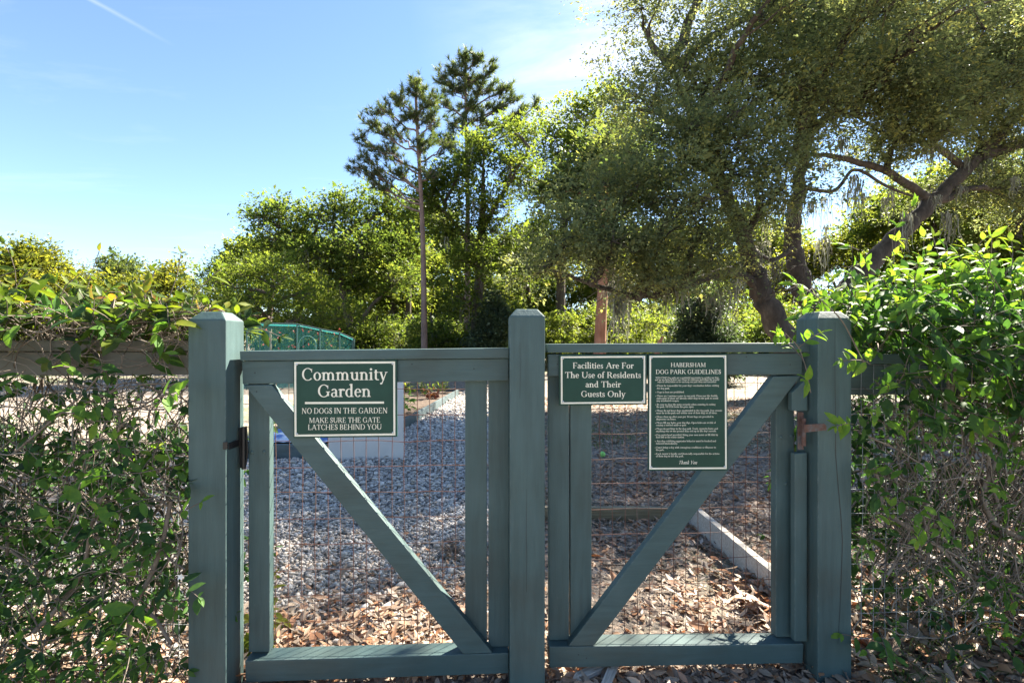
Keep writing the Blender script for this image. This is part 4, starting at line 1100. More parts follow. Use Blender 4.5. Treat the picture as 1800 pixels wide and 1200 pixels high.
def fruit_cage():
    Y0, Y1 = 14.0, 16.2; sh = {14.0: 0.0, 16.2: -.75}
    prof = [(-8.6, 1.90), (-7.5, 1.89), (-6.08, 1.86), (-5.43, 1.72), (-4.88, 1.62), (-4.47, 1.44)]
    root = thing('fruit_cage', 'teal netted garden cage on thin poles, seen above the garden gate', 'garden cage', (-6.4, Y0, 0))
    for Y in (Y0, Y1):
        for X, z in prof:
            m_ = MB(); tube(m_, [(X + sh[Y], Y, 0), (X + sh[Y], Y, z / 2), (X + sh[Y], Y, z)], .022, 6); m_.build('pole', M['cage_pole'], root)
        m_ = MB(); tube(m_, [(x + sh[Y], Y, z) for x, z in prof], .022, 6); m_.build('rail', M['cage_pole'], root)
    for X, z in prof:
        m_ = MB(); tube(m_, [(X, Y0, z), (X - .375, (Y0 + Y1) / 2, z - .03), (X - .75, Y1, z)], .018, 6); m_.build('purlin', M['cage_pole'], root)
    mb = MB()
    for (xa, za), (xb, zb_) in zip(prof, prof[1:]):
        k = 10; Ys = np.linspace(Y0, Y1, k + 1)
        v = [(x - .75 * i / k, y, z + .02 - .05 * math.sin(math.pi * i / k)) for i, y in enumerate(Ys) for x, z in ((xa, za), (xb, zb_))]
        mb.add(v, [(2 * i, 2 * i + 1, 2 * i + 3, 2 * i + 2) for i in range(k)])
    mb.build('roof_net', M['net'], root)
    mb = MB()
    for Y, q in ((Y0 - .03, 0), (Y1 + .03, -.75)):
        for (xa, za), (xb, zb_) in zip(prof, prof[1:]): mb.add([(xa + q, Y, .05), (xb + q, Y, .05), (xb + q, Y, zb_), (xa + q, Y, za)], [(0, 1, 2, 3)])
    mb.add([(prof[-1][0] + .03, Y0, .05), (prof[-1][0] - .72, Y1, .05), (prof[-1][0] - .72, Y1, prof[-1][1]), (prof[-1][0] + .03, Y0, prof[-1][1])], [(0, 1, 2, 3)])
    mb.build('side_net', M['net_thin'], root)
    # wire arch inside
    a = thing('garden_arch', 'pale wire hoop arch standing inside the netted garden cage', 'arch', (-6.2, 15.0, 0))
    m_ = MB(); tube(m_, [(-6.2 + .26 * math.cos(t), 15.0, 1.28 + .26 * math.sin(t)) for t in np.linspace(0, math.pi, 15)], .009, 6); m_.build('hoop', M['net_pole'], a, True)
    for s in (-1, 1):
        m_ = MB(); tube(m_, [(-6.2 + s * .26, 15.0, 0), (-6.2 + s * .26, 15.0, .7), (-6.2 + s * .26, 15.0, 1.28)], .009, 6); m_.build('leg', M['net_pole'], a)
def net_mat(name, col, alpha):
    m, nt, N, L, P, O = new_mat(name)
    P.inputs['Base Color'].default_value = (*col, 1); P.inputs['Roughness'].default_value = .7
    tr = N.new('ShaderNodeBsdfTransparent'); tl = N.new('ShaderNodeBsdfTranslucent'); tl.inputs[0].default_value = (*col, 1)
    a = N.new('ShaderNodeMixShader'); a.inputs[0].default_value = .5; L.new(P.outputs[0], a.inputs[1]); L.new(tl.outputs[0], a.inputs[2])
    b = N.new('ShaderNodeMixShader'); b.inputs[0].default_value = alpha; L.new(tr.outputs[0], b.inputs[1]); L.new(a.outputs[0], b.inputs[2]); L.new(b.outputs[0], O.inputs[0])
    return m
M['net'] = net_mat('shade_net', (.07, .46, .42), .45)
M['net_thin'] = net_mat('side_net', (.05, .24, .22), .16)
M['cage_pole'] = plain('green_pole', (.05, .08, .075), .5)
M['net_pole'] = plain('pale_wire', (.22, .30, .28), .5)
fruit_cage()
rgx = np.random.default_rng(77)
r_ = plant(-6.3, 14.8, 0, 1.45, 16, .10, 31, 'rose bush with red blooms inside the netted garden cage', 'lf_green', None, 'bush', .45)
M['rose'] = plain('red_bloom', (.50, .06, .03), .6)
for k in range(26):
    fm = MB(); c = np.array([-6.3 + rgx.normal(0, .7), 14.8 + rgx.normal(0, .3), rgx.uniform(1.15, 1.75)])
    for q in range(7):
        X_, Y_, Z_ = frames(rgx.normal(0, 1, (1, 3)), rgx.normal(0, 1, (1, 3))); scatter(fm, RH_V, RH_F, c[None], X_, Y_, Z_, np.array([rgx.uniform(.04, .06)]), np.array([1.]))
    fm.build('bloom', M['rose'], r_)
# ------------------------------------------------------------------ trees
def curve(p0, p1, p2, n=8, rg=None, wob=0.0):
    t = np.linspace(0, 1, n)[:, None]
    c = (1 - t) ** 2 * p0 + 2 * t * (1 - t) * p1 + t ** 2 * p2
    if rg is not None and wob: c[1:-1] += rg.normal(0, wob, (n - 2, 3))
    return c

def foliage(mb, rg, P, D, length, width, k, leaf, up=1.0, tint=(0., 1.), tvar=.16, flat=.24, shape=(RH_V, RH_F), bias=None):
    """sprays of leaves: P origins, D directions (N,3); k leaves each"""
    N = len(P); D = unit(D)
    side = unit(np.cross(D, np.array([0, 0, 1.0]) + rg.normal(0, .25, (N, 3))))
    nrm = unit(np.cross(side, D)); nrm *= np.sign(nrm[:, 2:3] + 1e-6)
    L = length * rg.lognormal(-.05, .3, N); t0 = rg.random(N) if bias is None else bias
    idx = np.repeat(np.arange(N), k); M_ = len(idx)
    t = rg.random(M_) ** .8; w = rg.uniform(-1, 1, M_) * (1 - .6 * t)
    pos = P[idx] + D[idx] * (L[idx] * t)[:, None] + side[idx] * (L[idx] * width * w)[:, None] + nrm[idx] * (L[idx] * rg.normal(0, flat * .4, M_))[:, None] + np.array([0, 0, -1.0]) * (L[idx] * .18 * t * t)[:, None]
    Xd = D[idx] * rg.uniform(.1, 1, M_)[:, None] + side[idx] * (np.sign(w) * rg.uniform(.2, 1, M_))[:, None] + rg.normal(0, .35, (M_, 3))
    Nn = nrm[idx] * .5 + np.array([0, 0, up * .6]) + rg.normal(0, .48, (M_, 3))
    X_, Y_, Z_ = frames(Xd, Nn); s = leaf * rg.lognormal(-.03, .38, M_)
    tv = tint[0] + (tint[1] - tint[0]) * np.clip(.12 + .76 * t0[idx] + rg.normal(0, tvar, M_), 0, 1)
    scatter(mb, shape[0], shape[1], pos, X_, Y_, Z_, np.stack([s, s * rg.uniform(.8, 1.2, M_), s], -1), tv)

def moss_drape(mb, rg, P, drop, n=9, w=.03, spread=.12):
    """hanging grey moss: bundles of wavy ribbons"""
    for p in P:
        L = drop * rg.uniform(.45, 1.3)
        for _ in range(n):
            q = p + rg.normal(0, spread, 3) * (1, 1, .4); l = L * rg.uniform(.25, 1.0); m_ = 7
            z = np.linspace(0, -l, m_); tx = np.cumsum(rg.normal(0, .09 * L / 3, m_)); ty = np.cumsum(rg.normal(0, .09 * L / 3, m_))
            ww = w * rg.uniform(.4, 1.2) * np.linspace(1, .25, m_); a = rg.uniform(0, math.pi)
            c = np.stack([q[0] + tx, q[1] + ty, q[2] + z], -1); s = np.array([math.cos(a), math.sin(a), 0])
            v = np.concatenate([c - s * ww[:, None] / 2, c + s * ww[:, None] / 2])
            mb.add(v, [(i, i + m_, i + m_ + 1, i + 1) for i in range(m_ - 1)], rg.random())

def make_tree(name, label, cat, base, trunk, r0, r1, lobes, leaf=.13, k=22, dens=9.0, spray=.75, width=.42, lf='lf_green', bark='bark', seed=1,
              moss=0, moss_drop=1.0, group=None, droop=.1, tint=(0., 1.), shell=.55, sides=9, extra=None, limb_from=.35, kmin=6, outward=.8, extra_limbs=()):
    """trunk: list of points; lobes: list of (centre, radii). trunk (with limbs) and crown are the parts"""
    rg = np.random.default_rng(seed)
    loc = Vector((base[0], base[1], 0)); root = thing(name, label, cat, loc, group)
    B = MB(); C = MB(); H = MB()
    tp = np.array(trunk, float); n = len(tp); tt = np.linspace(0, n - 1, n * 5)
    tpath = np.stack([np.interp(tt, np.arange(n), tp[:, c]) for c in range(3)], -1)
    for _ in range(4): tpath[1:-1] = (tpath[:-2] + 2 * tpath[1:-1] + tpath[2:]) / 4
    rr = np.linspace(r0, r1, len(tpath)); rr[:3] *= np.array([1.35, 1.15, 1.05])
    tube(B, tpath, rr, sides)
    for lp, lr0, lr1 in extra_limbs:
        lp = np.array(lp, float); m_ = len(lp); t2 = np.linspace(0, m_ - 1, m_ * 5); q = np.stack([np.interp(t2, np.arange(m_), lp[:, c]) for c in range(3)], -1)
        for _ in range(4): q[1:-1] = (q[:-2] + 2 * q[1:-1] + q[2:]) / 4
        q[2:-1] += rg.normal(0, lr0 * .10, q[2:-1].shape)
        tube(B, q, np.linspace(lr0, lr1, len(q)), sides)
    roots = [(tpath, rr)] 
    src = [tpath] + [np.array(lp, float) for lp, _, _ in extra_limbs]
    allp = np.concatenate([s_[int(len(s_) * limb_from):] if i == 0 else s_[1:] for i, s_ in enumerate(src)])
    mossP = []
    for lb_ in lobes:
        c, r = lb_[:2]; df = lb_[2] if len(lb_) > 2 else 1.0
        c = np.array(c, float); r = np.array(r, float)
        dd = np.linalg.norm((allp - c) * np.array([1, 1, 1.0]), axis=1) + np.maximum(0, allp[:, 2] - c[2] + .3) * 2.0
        a = allp[np.argmin(dd)]
        mid = (a + c) / 2 + np.array([0, 0, .12 * np.linalg.norm(c - a)]) + rg.normal(0, .08 * np.linalg.norm(c - a), 3)
        limb = curve(a, mid, c, 9, rg, .03 * np.linalg.norm(c - a) / 2)
        lr = max(.02, min(r1, .045 * r.mean() + .02))
        tube(B, limb, np.linspace(lr * 1.5, lr * .5, 9), 6)
        nsp = max(kmin, int(df * dens * (r[0] * r[2] + r[0] * r[1] + r[1] * r[2]) / 3 / (spray ** 2) * 58))
        d = unit(rg.normal(0, 1, (nsp, 3))); d[:, 2] = np.where(d[:, 2] < -.35, -d[:, 2] * .5, d[:, 2]); d = unit(d)
        rad = rg.random(nsp) ** shell
        nz_ = np.array([mnoise.noise(Vector(tuple(c * .7 + q * 2.0))) for q in d])
        rad = rad * (.85 + .55 * nz_)
        P = c + d * r * rad[:, None]
        # twigs carry the sprays: group them on sub-branches
        nb = max(3, nsp // 22)
        ends = c + unit(rg.normal(0, 1, (nb, 3))) * r * rg.uniform(.45, .85, (nb, 1))
        for e in ends:
            s0 = limb[rg.integers(4, 9)]; m2 = (s0 + e) / 2 + np.array([0, 0, .1 * np.linalg.norm(e - s0)])
            tube(B, curve(s0, m2, e, 5, rg, .03), np.linspace(lr * .45, lr * .12, 5), 4)
        cl = rg.random(nsp) < .62; pick = rg.integers(0, nb, nsp)
        P[cl] = ends[pick[cl]] + rg.normal(0, 1, (int(cl.sum()), 3)) * r * .17 + np.array([0, 0, .04]) * r[2]
        near = np.argmin(((P[:, None, :] - ends[None]) ** 2).sum(-1), 1) if nsp * nb < 4e6 else rg.integers(0, nb, nsp)
        for i in range(0, nsp, 3):
            s0 = ends[near[i]]; tube(B, np.array([s0, (s0 + P[i]) / 2 + rg.normal(0, .03, 3), P[i]]), [lr * .14 + .003, lr * .1 + .002, .003], 3)
        D = unit(d * outward + (P - ends[near]) * .4 + rg.normal(0, .35, (nsp, 3))) + np.array([0, 0, .15 - droop])
        foliage(C, rg, P, D, spray, width, k, leaf, tint=tint, bias=np.clip(.5 + .7 * nz_ + rg.normal(0, .27, nsp), 0, 1))
        if moss:
            q = rg.integers(0, nb, moss); mossP += [ends[i] - np.array([0, 0, .05]) for i in q]
    if extra: extra(rg, B, C, H)
    if mossP: moss_drape(H, rg, mossP, moss_drop, n=8, w=.045 if moss_drop < 1.5 else .07, spread=.14)
    B.build('trunk', M[bark], root, True)
    C.build('crown', M[lf], root)
    if H.n: tag(H.build('hanging_moss', M['moss'], root), kind='stuff')
    return root

def lobe(px, py, D, rx, ry, rz=None):
    c = P3(px, py, D); a, b = rx * D / F, ry * D / F
    return (tuple(c), (a, rz or (a + b) / 2, b))
def foot(px, D): p = P3(px, 600, D); return (p.x, D)
def V(px, py, D): return tuple(P3(px, py, D))

# --- the great live oak on the right
ob = foot(1395, 12.6)
Z0 = (ob[0], ob[1], -.1)
oak_lobes = [lobe(1130, 50, 12.4, 85, 95), lobe(1230, 150, 11.8, 120, 100), lobe(1120, 190, 12.0, 70, 60), lobe(1340, 40, 12.4, 130, 90), lobe(1500, 60, 13, 130, 90), lobe(1655, 80, 13, 130, 90),
             lobe(1800, 110, 13, 120, 110), lobe(1330, 180, 11.2, 120, 90), lobe(1490, 175, 12, 130, 80), lobe(1640, 190, 12.4, 110, 55), lobe(1190, 270, 10.8, 110, 80), lobe(1100, 335, 10.3, 90, 65),
             lobe(1290, 300, 10.6, 115, 80), lobe(1010, 415, 10.2, 80, 50), lobe(950, 470, 10.4, 55, 40), lobe(1130, 430, 10.2, 120, 60), lobe(1240, 405, 10.4, 110, 70), lobe(1330, 385, 11.4, 55, 70),
             lobe(1150, 500, 10.6, 110, 38), lobe(1250, 460, 11.0, 70, 40), lobe(1045, 355, 10.5, 60, 40), lobe(1400, 250, 11.8, 70, 50), lobe(1560, 280, 13.5, 60, 40), lobe(1740, 245, 14, 70, 60), lobe(1800, 330, 14, 60, 70),
             lobe(1600, 225, 12.2, 80, 45), lobe(1720, 170, 12.6, 90, 60), lobe(1560, 130, 11.6, 90, 60), lobe(1690, 330, 14.5, 70, 35), lobe(1380, 330, 10.8, 80, 55), lobe(1265, 225, 10.0, 100, 70), lobe(1420, 160, 10.8, 90, 60), lobe(1080, 440, 9.8, 100, 55), lobe(1190, 350, 9.8, 110, 70), lobe(1250, -90, 12.6, 170, 90), lobe(1500, -110, 13, 180, 100), lobe(1750, -70, 13.5, 180, 110), lobe(1960, 60, 14, 150, 140), lobe(1950, 260, 14.5, 120, 120), lobe(1600, -70, 16, 250, 120), lobe(1350, 20, 16, 200, 110), lobe(1700, 120, 17, 200, 110)]
oak_lobes = [(c_, r_, .25 if (c_[2] - EYE) / c_[1] * F > 600 or c_[1] > 15.5 else (1.5 if (c_[0] / c_[1] * F) > 560 else (.55 if c_[1] > 12.2 else 1.0))) for c_, r_ in oak_lobes]
oak_lobes += [((7.0, 8.5, 7.8), (1.6, 1.5, .8), .55), ((8.4, 9.4, 7.6), (1.6, 1.5, .8), .55), ((5.0, 9.4, 8.0), (1.4, 1.2, .7), .6), ((6.2, 10.4, 8.4), (1.6, 1.4, .8), .5)]  # extra crown lobes above the view, added to shade dog park and gravel
oak_limbs = [([(ob[0], ob[1], .2), V(1372, 575, 12.5), V(1340, 520, 12.4), V(1322, 470, 12.2), V(1310, 420, 11.8), V(1270, 330, 11.4), V(1230, 230, 11.4), V(1180, 120, 12)], .34, .06),
             ([(ob[0] + .25, ob[1] + .2, .2), V(1450, 560, 12.9), V(1412, 515, 12.9), V(1396, 450, 12.8), V(1395, 390, 12.6), V(1405, 330, 12.4), V(1425, 230, 12.4), V(1450, 90, 12.8)], .33, .07),
             ([(ob[0] + .5, ob[1] + .3, .2), V(1462, 555, 13.0), V(1500, 492, 13.2), V(1570, 425, 13.4), V(1640, 355, 13.6), V(1720, 275, 13.8), V(1800, 190, 14), V(1900, 80, 14)], .31, .10),
             ([V(1330, 500, 12.3), V(1280, 470, 11.8), V(1200, 505, 11.2), V(1120, 525, 10.8), V(1040, 500, 10.5), V(960, 470, 10.4)], .13, .025),
             ([V(1400, 430, 12.7), V(1360, 460, 12.3), V(1320, 440, 12)], .07, .03),
             ([V(1640, 355, 13.6), V(1560, 300, 13.2), V(1480, 275, 12.6), V(1400, 270, 12)], .12, .04),
             ([V(1700, 300, 13.8), V(1640, 250, 13.4), V(1560, 240, 13), V(1500, 200, 12.6)], .10, .03),
             ([V(1410, 330, 12.4), V(1470, 340, 12.6), V(1500, 290, 12.8), V(1560, 330, 13), V(1620, 350, 13.4)], .05, .03)]
def oak_extra(rg, B, C, H):
    P = [np.array(V(rg.uniform(1420, 1800), rg.uniform(225, 420), rg.uniform(12.4, 14.4))) for _ in range(34)] + [np.array(V(rg.uniform(1290, 1420), rg.uniform(330, 470), 12.2)) for _ in range(14)] + [np.array(V(rg.uniform(1050, 1300), rg.uniform(480, 530), 11)) for _ in range(16)]
    moss_drape(H, rg, P, .9, n=22, w=.034, spread=.07)
    # bare drooping twigs under the crown
    for _ in range(170):
        p = np.array(V(rg.uniform(1060, 1500), rg.uniform(430, 525), rg.uniform(10.6, 12.4))); d = np.array([rg.normal(-.35, .5), rg.normal(0, .4), rg.normal(-.3, .25)])
        tube(B, curve(p, p + d * .4 + rg.normal(0, .06, 3), p + d * .8 + np.array([0, 0, -.2]), 5), np.linspace(.012, .003, 5), 4)
make_tree('live_oak', 'huge spreading live oak with leaning trunks and hanging moss, right of the gates', 'tree', ob, [Z0, (ob[0] + .1, ob[1] + .1, .55), (ob[0] + .2, ob[1] + .2, .9)], .62, .5, oak_lobes,
          leaf=.062, k=46, dens=1.6, spray=.80, width=.45, lf='lf_oak', bark='bark_oak', seed=101, droop=.32, extra=oak_extra, extra_limbs=oak_limbs, sides=14, shell=.6)

# --- broadleaf trees at the edge of the wood
b = foot(610, 27)
make_tree('broadleaf_tree', 'wide dark green mossy tree left of the two tall pines', 'tree', b, [(*b, -.1), (b[0] + .3, 27, 1.6), V(600, 500, 27), V(590, 430, 27)], .30, .12,
          [lobe(465, 385, 27, 42, 38), lobe(500, 420, 27, 60, 45), lobe(560, 400, 27.5, 55, 45), lobe(590, 365, 28, 30, 20), lobe(640, 385, 28, 60, 45), lobe(700, 365, 28, 45, 35), lobe(540, 460, 26, 70, 40), lobe(620, 450, 26, 70, 45), lobe(690, 435, 27, 55, 45), lobe(700, 500, 26, 50, 45), lobe(610, 510, 27, 55, 35), lobe(490, 360, 27, 14, 16)],
          leaf=.14, k=20, dens=1.15, spray=.9, lf='lf_green', seed=7, moss=2, moss_drop=1.3, extra_limbs=[([(b[0], 27, 1.2), V(650, 540, 27), V(690, 500, 27)], .16, .06), ([V(600, 500, 27), V(540, 430, 27), V(490, 400, 27), V(488, 350, 27)], .12, .04)])
b = foot(835, 22)
make_tree('broadleaf_tree', 'dense mossy green tree in front of the tall pines behind the middle post', 'tree', b, [(*b, -.1), V(838, 560, 22), V(845, 450, 22), V(850, 340, 22)], .32, .12,
          [lobe(755, 345, 22, 50, 35), lobe(800, 320, 22, 55, 40), lobe(850, 280, 22.4, 55, 42), lobe(905, 235, 22.8, 45, 30), lobe(900, 300, 22, 50, 40), lobe(770, 400, 22, 45, 35), lobe(850, 370, 21.6, 60, 45), lobe(830, 460, 21.2, 55, 50), lobe(880, 430, 22, 50, 45), lobe(800, 520, 21, 40, 50), lobe(770, 340, 22.8, 40, 25)],
          leaf=.12, k=22, dens=1.0, spray=.75, lf='lf_lime', tint=(0, .72), seed=8, moss=3, moss_drop=1.4, droop=.3, extra_limbs=[([V(845, 450, 22), V(780, 370, 22), V(750, 350, 22)], .12, .04), ([V(848, 400, 22), V(890, 330, 22), V(930, 260, 22.4)], .12, .04)])
b = foot(985, 29)
make_tree('broadleaf_tree', 'tall bright spring green tree between the pines and the live oak', 'tree', b, [(*b, -.1), V(985, 520, 29), V(990, 400, 29), V(1000, 280, 29)], .34, .14,
          [lobe(1000, 215, 29, 55, 32), lobe(1060, 190, 29, 50, 34), lobe(975, 265, 28, 60, 42), lobe(1040, 265, 29, 60, 45), lobe(985, 340, 28, 55, 45), lobe(1060, 350, 29, 60, 50), lobe(930, 330, 28, 40, 40), lobe(960, 410, 28, 50, 45), lobe(1030, 430, 29, 60, 45), lobe(930, 470, 28, 45, 40), lobe(1100, 240, 30, 50, 50)],
          leaf=.15, k=20, dens=.95, spray=.95, lf='lf_lime', seed=9, moss=3, moss_drop=1.6)
b = foot(470, 20)
make_tree('broadleaf_tree', 'airy yellow green tree with layered branches behind the netted cage', 'tree', b, [(*b, -.1), V(472, 560, 20), V(480, 500, 20)], .16, .08,
          [lobe(390, 500, 20, 50, 26), lobe(440, 480, 20, 50, 26), lobe(500, 490, 20, 55, 32), lobe(555, 520, 20, 45, 34), lobe(380, 545, 19.5, 48, 30), lobe(450, 540, 19, 60, 32), lobe(530, 560, 19, 55, 30), lobe(600, 560, 20, 40, 28), lobe(400, 585, 19.5, 60, 20)],
          leaf=.09, k=20, dens=1.5, spray=.8, lf='lf_lime', seed=10, tint=(0, .75))

# --- two tall pines
def pine(label, px, top, D, px_lean, crown0, lobes_px, seed, r0=.27):
    rg = np.random.default_rng(seed); b = foot(px, D); root = thing('pine_tree', label, 'tree', (*b, 0), 'tall pines')
    B = MB(); C = MB()
    tip = np.array(V(px_lean, top + 8, D)); base = np.array((*b, -.1)); ts = np.linspace(0, 1, 14)[:, None]
    tp = base + (tip - base) * ts; tp[:, 0] += .12 * np.sin(np.linspace(0, 5, 14)) * np.linspace(0, 1, 14)
    r0 *= D / 38; tube(B, tp, np.linspace(r0, .05, 14) * np.r_[1.25, np.ones(13)], 9)
    TP, TD = [], []
    for (lx, ly, rx, ry, nb) in lobes_px:
        c = np.array(V(lx, ly, D)); r = np.array([rx, (rx + ry) / 2, ry]) * D / F
        zt = np.clip(c[2] - .9 * abs(c[0] - base[0]) * .45 - .4, base[2] + 1, tip[2]); a = base + (tip - base) * (zt - base[2]) / (tip[2] - base[2])
        mid = (a + c) / 2 + np.array([0, 0, -.12 * np.linalg.norm(c - a)])
        limb = curve(a, mid, c, 8, rg, .05); tube(B, limb, np.linspace(.085, .03, 8) * D / 38, 5)
        for _ in range(int(nb * 1.35)):
            s0 = limb[rg.integers(3, 8)]; e = c + unit(rg.normal(0, 1, 3)) * r * rg.uniform(.35, 1.05); m2 = (s0 + e) / 2 + np.array([0, 0, -.1])
            br = curve(s0, m2, e, 5, rg, .04); tube(B, br, np.linspace(.028, .010, 5) * D / 38, 4)
            for t in (2, 3, 4):
                TP.append(br[t] + rg.normal(0, .07 * D / 38, 3)); TD.append(unit(br[4] - br[2] + np.array([0, 0, .5]) * np.linalg.norm(br[4] - br[2]) + rg.normal(0, .15, 3)))
    TP, TD = np.array(TP), np.array(TD); K = 30
    idx = np.repeat(np.arange(len(TP)), K); n = len(idx)
    d = unit(TD[idx] + rg.normal(0, .62, (n, 3))); X_, Y_, Z_ = frames(d, rg.normal(0, 1, (n, 3)))
    q = D / 38; s = .40 * q * rg.uniform(.6, 1.3, n); tv = np.clip(np.repeat(rg.random(len(TP)), K) * .7 + .15 + rg.normal(0, .12, n), 0, 1)
    scatter(C, ND_V, ND_F, TP[idx] + TD[idx] * (rg.uniform(-.14, .1, n) * q)[:, None], X_, Y_, Z_, np.stack([s, np.full(n, .042 * q), s], -1), tv)
    B.build('trunk', M['bark_pine'], root, True); C.build('crown', M['lf_pine'], root)
    return root
pine('tall pine with bare straight trunk, left of the pair', 747, 128, 20.5, 735, 340,
     [(735, 150, 22, 26, 15), (700, 175, 20, 22, 9), (760, 175, 22, 24, 10), (725, 200, 34, 22, 16), (665, 185, 20, 20, 9), (650, 215, 20, 20, 9), (690, 225, 28, 22, 13), (765, 215, 24, 22, 10), (640, 240, 18, 16, 7), (680, 262, 34, 20, 13), (745, 255, 36, 22, 13),
      (640, 275, 22, 16, 8), (625, 293, 17, 11, 7), (655, 300, 28, 15, 10), (700, 300, 30, 18, 9), (760, 300, 30, 20, 9), (670, 325, 26, 12, 8), (790, 250, 20, 20, 7)], 61)
pine('tallest pine rising behind the mossy green tree, right of the pair', 820, 85, 25, 822, 330,
     [(815, 102, 14, 20, 10), (840, 100, 13, 18, 9), (795, 120, 12, 18, 8), (825, 135, 34, 20, 16), (866, 118, 9, 14, 6), (775, 135, 14, 14, 7), (800, 155, 32, 18, 14), (855, 155, 34, 18, 13), (888, 150, 16, 20, 8), (770, 175, 22, 16, 8), (820, 185, 38, 18, 14),
      (880, 180, 28, 18, 10), (905, 170, 12, 16, 6), (850, 210, 40, 16, 12), (795, 215, 34, 18, 10), (900, 210, 24, 18, 8), (925, 190, 16, 14, 7), (943, 185, 7, 14, 4), (780, 245, 34, 18, 9), (840, 245, 34, 18, 9), (915, 215, 24, 12, 6), (800, 275, 30, 14, 7)], 62)

# --- red and grey trunks seen under the live oak
def simple_pine(label, px, D, r, lean, bark, seed):
    b = foot(px, D)
    return make_tree('pine_tree', label, 'tree', b, [(*b, -.1), V(px + lean * .3, 560, D), V(px + lean * .7, 500, D), V(px + lean, 400, D), (P3(px + lean, 400, D).x, D, 8.0)], r, r * .55,
              [((b[0] + .5, D, 8.2), (1.9, 1.9, 1.0)), ((b[0] - .9, D + .4, 7.5), (1.5, 1.5, .8)), ((b[0] + 1.2, D + 1, 9.1), (1.5, 1.5, .8))], leaf=.22, k=20, dens=.9, spray=1.0, lf='lf_pine', bark=bark, seed=seed)
simple_pine('reddish barked pine trunk standing under the live oak edge', 1053, 20, .26, 10, 'bark_red', 71)
simple_pine('dark grey pine trunk close behind the reddish one', 1074, 23, .20, 2, 'bark', 72)
simple_pine('slim grey trunk standing between the left pine and the mossy tree', 716, 30, .20, 4, 'bark', 73)
# short curved red stem by the path
b = foot(1157, 15); mb = MB()
tube(mb, [(b[0], 15, -.05), (b[0] - .06, 15, .5), (b[0] - .04, 15, 1.0), (b[0] + .04, 15, 1.35), (b[0] + .14, 15, 1.52)], [.10, .085, .08, .065, .03], 9)
me = mb.mesh('tree_stump', Vector((*b, 0)), True); o = obj('tree_stump', me, None, M['bark_red']); o.location = (*b, 0); tag(o, 'short curved red brown stump rising just above the dog park gate', 'stump')

# --- dark evergreens
def evergreen(label, px, D, top, rx, seed, lf='lf_dark'):
    b = foot(px, D); h = P3(px, top, D).z; w = rx * D / F
    lb = []
    rg = np.random.default_rng(seed)
    for z, f in ((.12, 1), (.28, 1), (.45, .9), (.62, .72), (.78, .5), (.92, .28)):
        for j in range(3 if f > .4 else 1):
            a = rg.uniform(0, 6.3); lb.append(((b[0] + math.cos(a) * w * .42 * f, D + math.sin(a) * w * .42 * f, h * z), (w * .62 * f, w * .62 * f, h * .15)))
    return make_tree('evergreen', label, 'tree', b, [(*b, -.1), (b[0], D, h * .4), (b[0], D, h * .9)], .10, .03, lb, leaf=.075 if D < 19 else .09, k=24, dens=2.0, spray=.5, lf=lf, seed=seed, limb_from=.05)
evergreen('dark bushy cedar left of the middle post top', 868, 21, 520, 42, 81)
evergreen('rounded grey green cedar bush above the dog park gate, under the oak', 1235, 16, 505, 62, 82)

# --- far treeline on the left: sunlit golden crowns
def far_tree(px, D, top, rx, seed, label, lf='lf_gold', leaf=.24, name='broadleaf_tree', low=.32, group=None):
    b = foot(px, D); h = P3(px, top, D).z; w = rx * D / F; rg = np.random.default_rng(seed); lb = []
    for i in range(9):
        a = rg.uniform(0, 6.28); q = rg.uniform(0, .62); z = rg.uniform(low + .1, .82); f = 1 - .5 * abs(z - .5)
        lb.append(((b[0] + math.cos(a) * w * q * f, D + math.sin(a) * w * q * f, h * z), (w * rg.uniform(.38, .52), w * rg.uniform(.38, .52), h * rg.uniform(.12, .19))))
    lb.append(((b[0] + rg.normal(0, .15 * w), D, h * .86), (w * .36, w * .36, h * .13)))
    return make_tree(name, label, 'tree', b, [(*b, -.1), (b[0] + .2, D, h * .2), (b[0], D, h * .5), (b[0] + .2, D, h * .75)], .035 * h, .012 * h, lb, leaf=leaf, k=20, dens=.95, spray=leaf * 6, lf=lf, seed=seed, limb_from=.15, group=group, kmin=10)
far_tree(35, 44, 418, 85, 201, 'tallest golden green tree at the left end of the far treeline')
far_tree(115, 48, 462, 70, 202, 'golden tree in the far treeline, second from the left end')
far_tree(180, 46, 485, 60, 203, 'low golden tree below the dark pine in the far treeline')
far_tree(250, 47, 478, 55, 204, 'golden tree just right of the dark pine in the far treeline')
far_tree(305, 45, 462, 55, 205, 'golden tree with bare limbs showing, nearest the left gate post')
far_tree(212, 58, 448, 42, 206, 'dark green pine poking above the golden far treeline', 'lf_pine', .3, 'pine_tree', .45)
far_tree(-60, 40, 440, 90, 207, 'golden tree half cut off by the left edge', )
far_tree(350, 36, 545, 45, 208, 'small green tree behind the left gate post', 'lf_lime', .16)

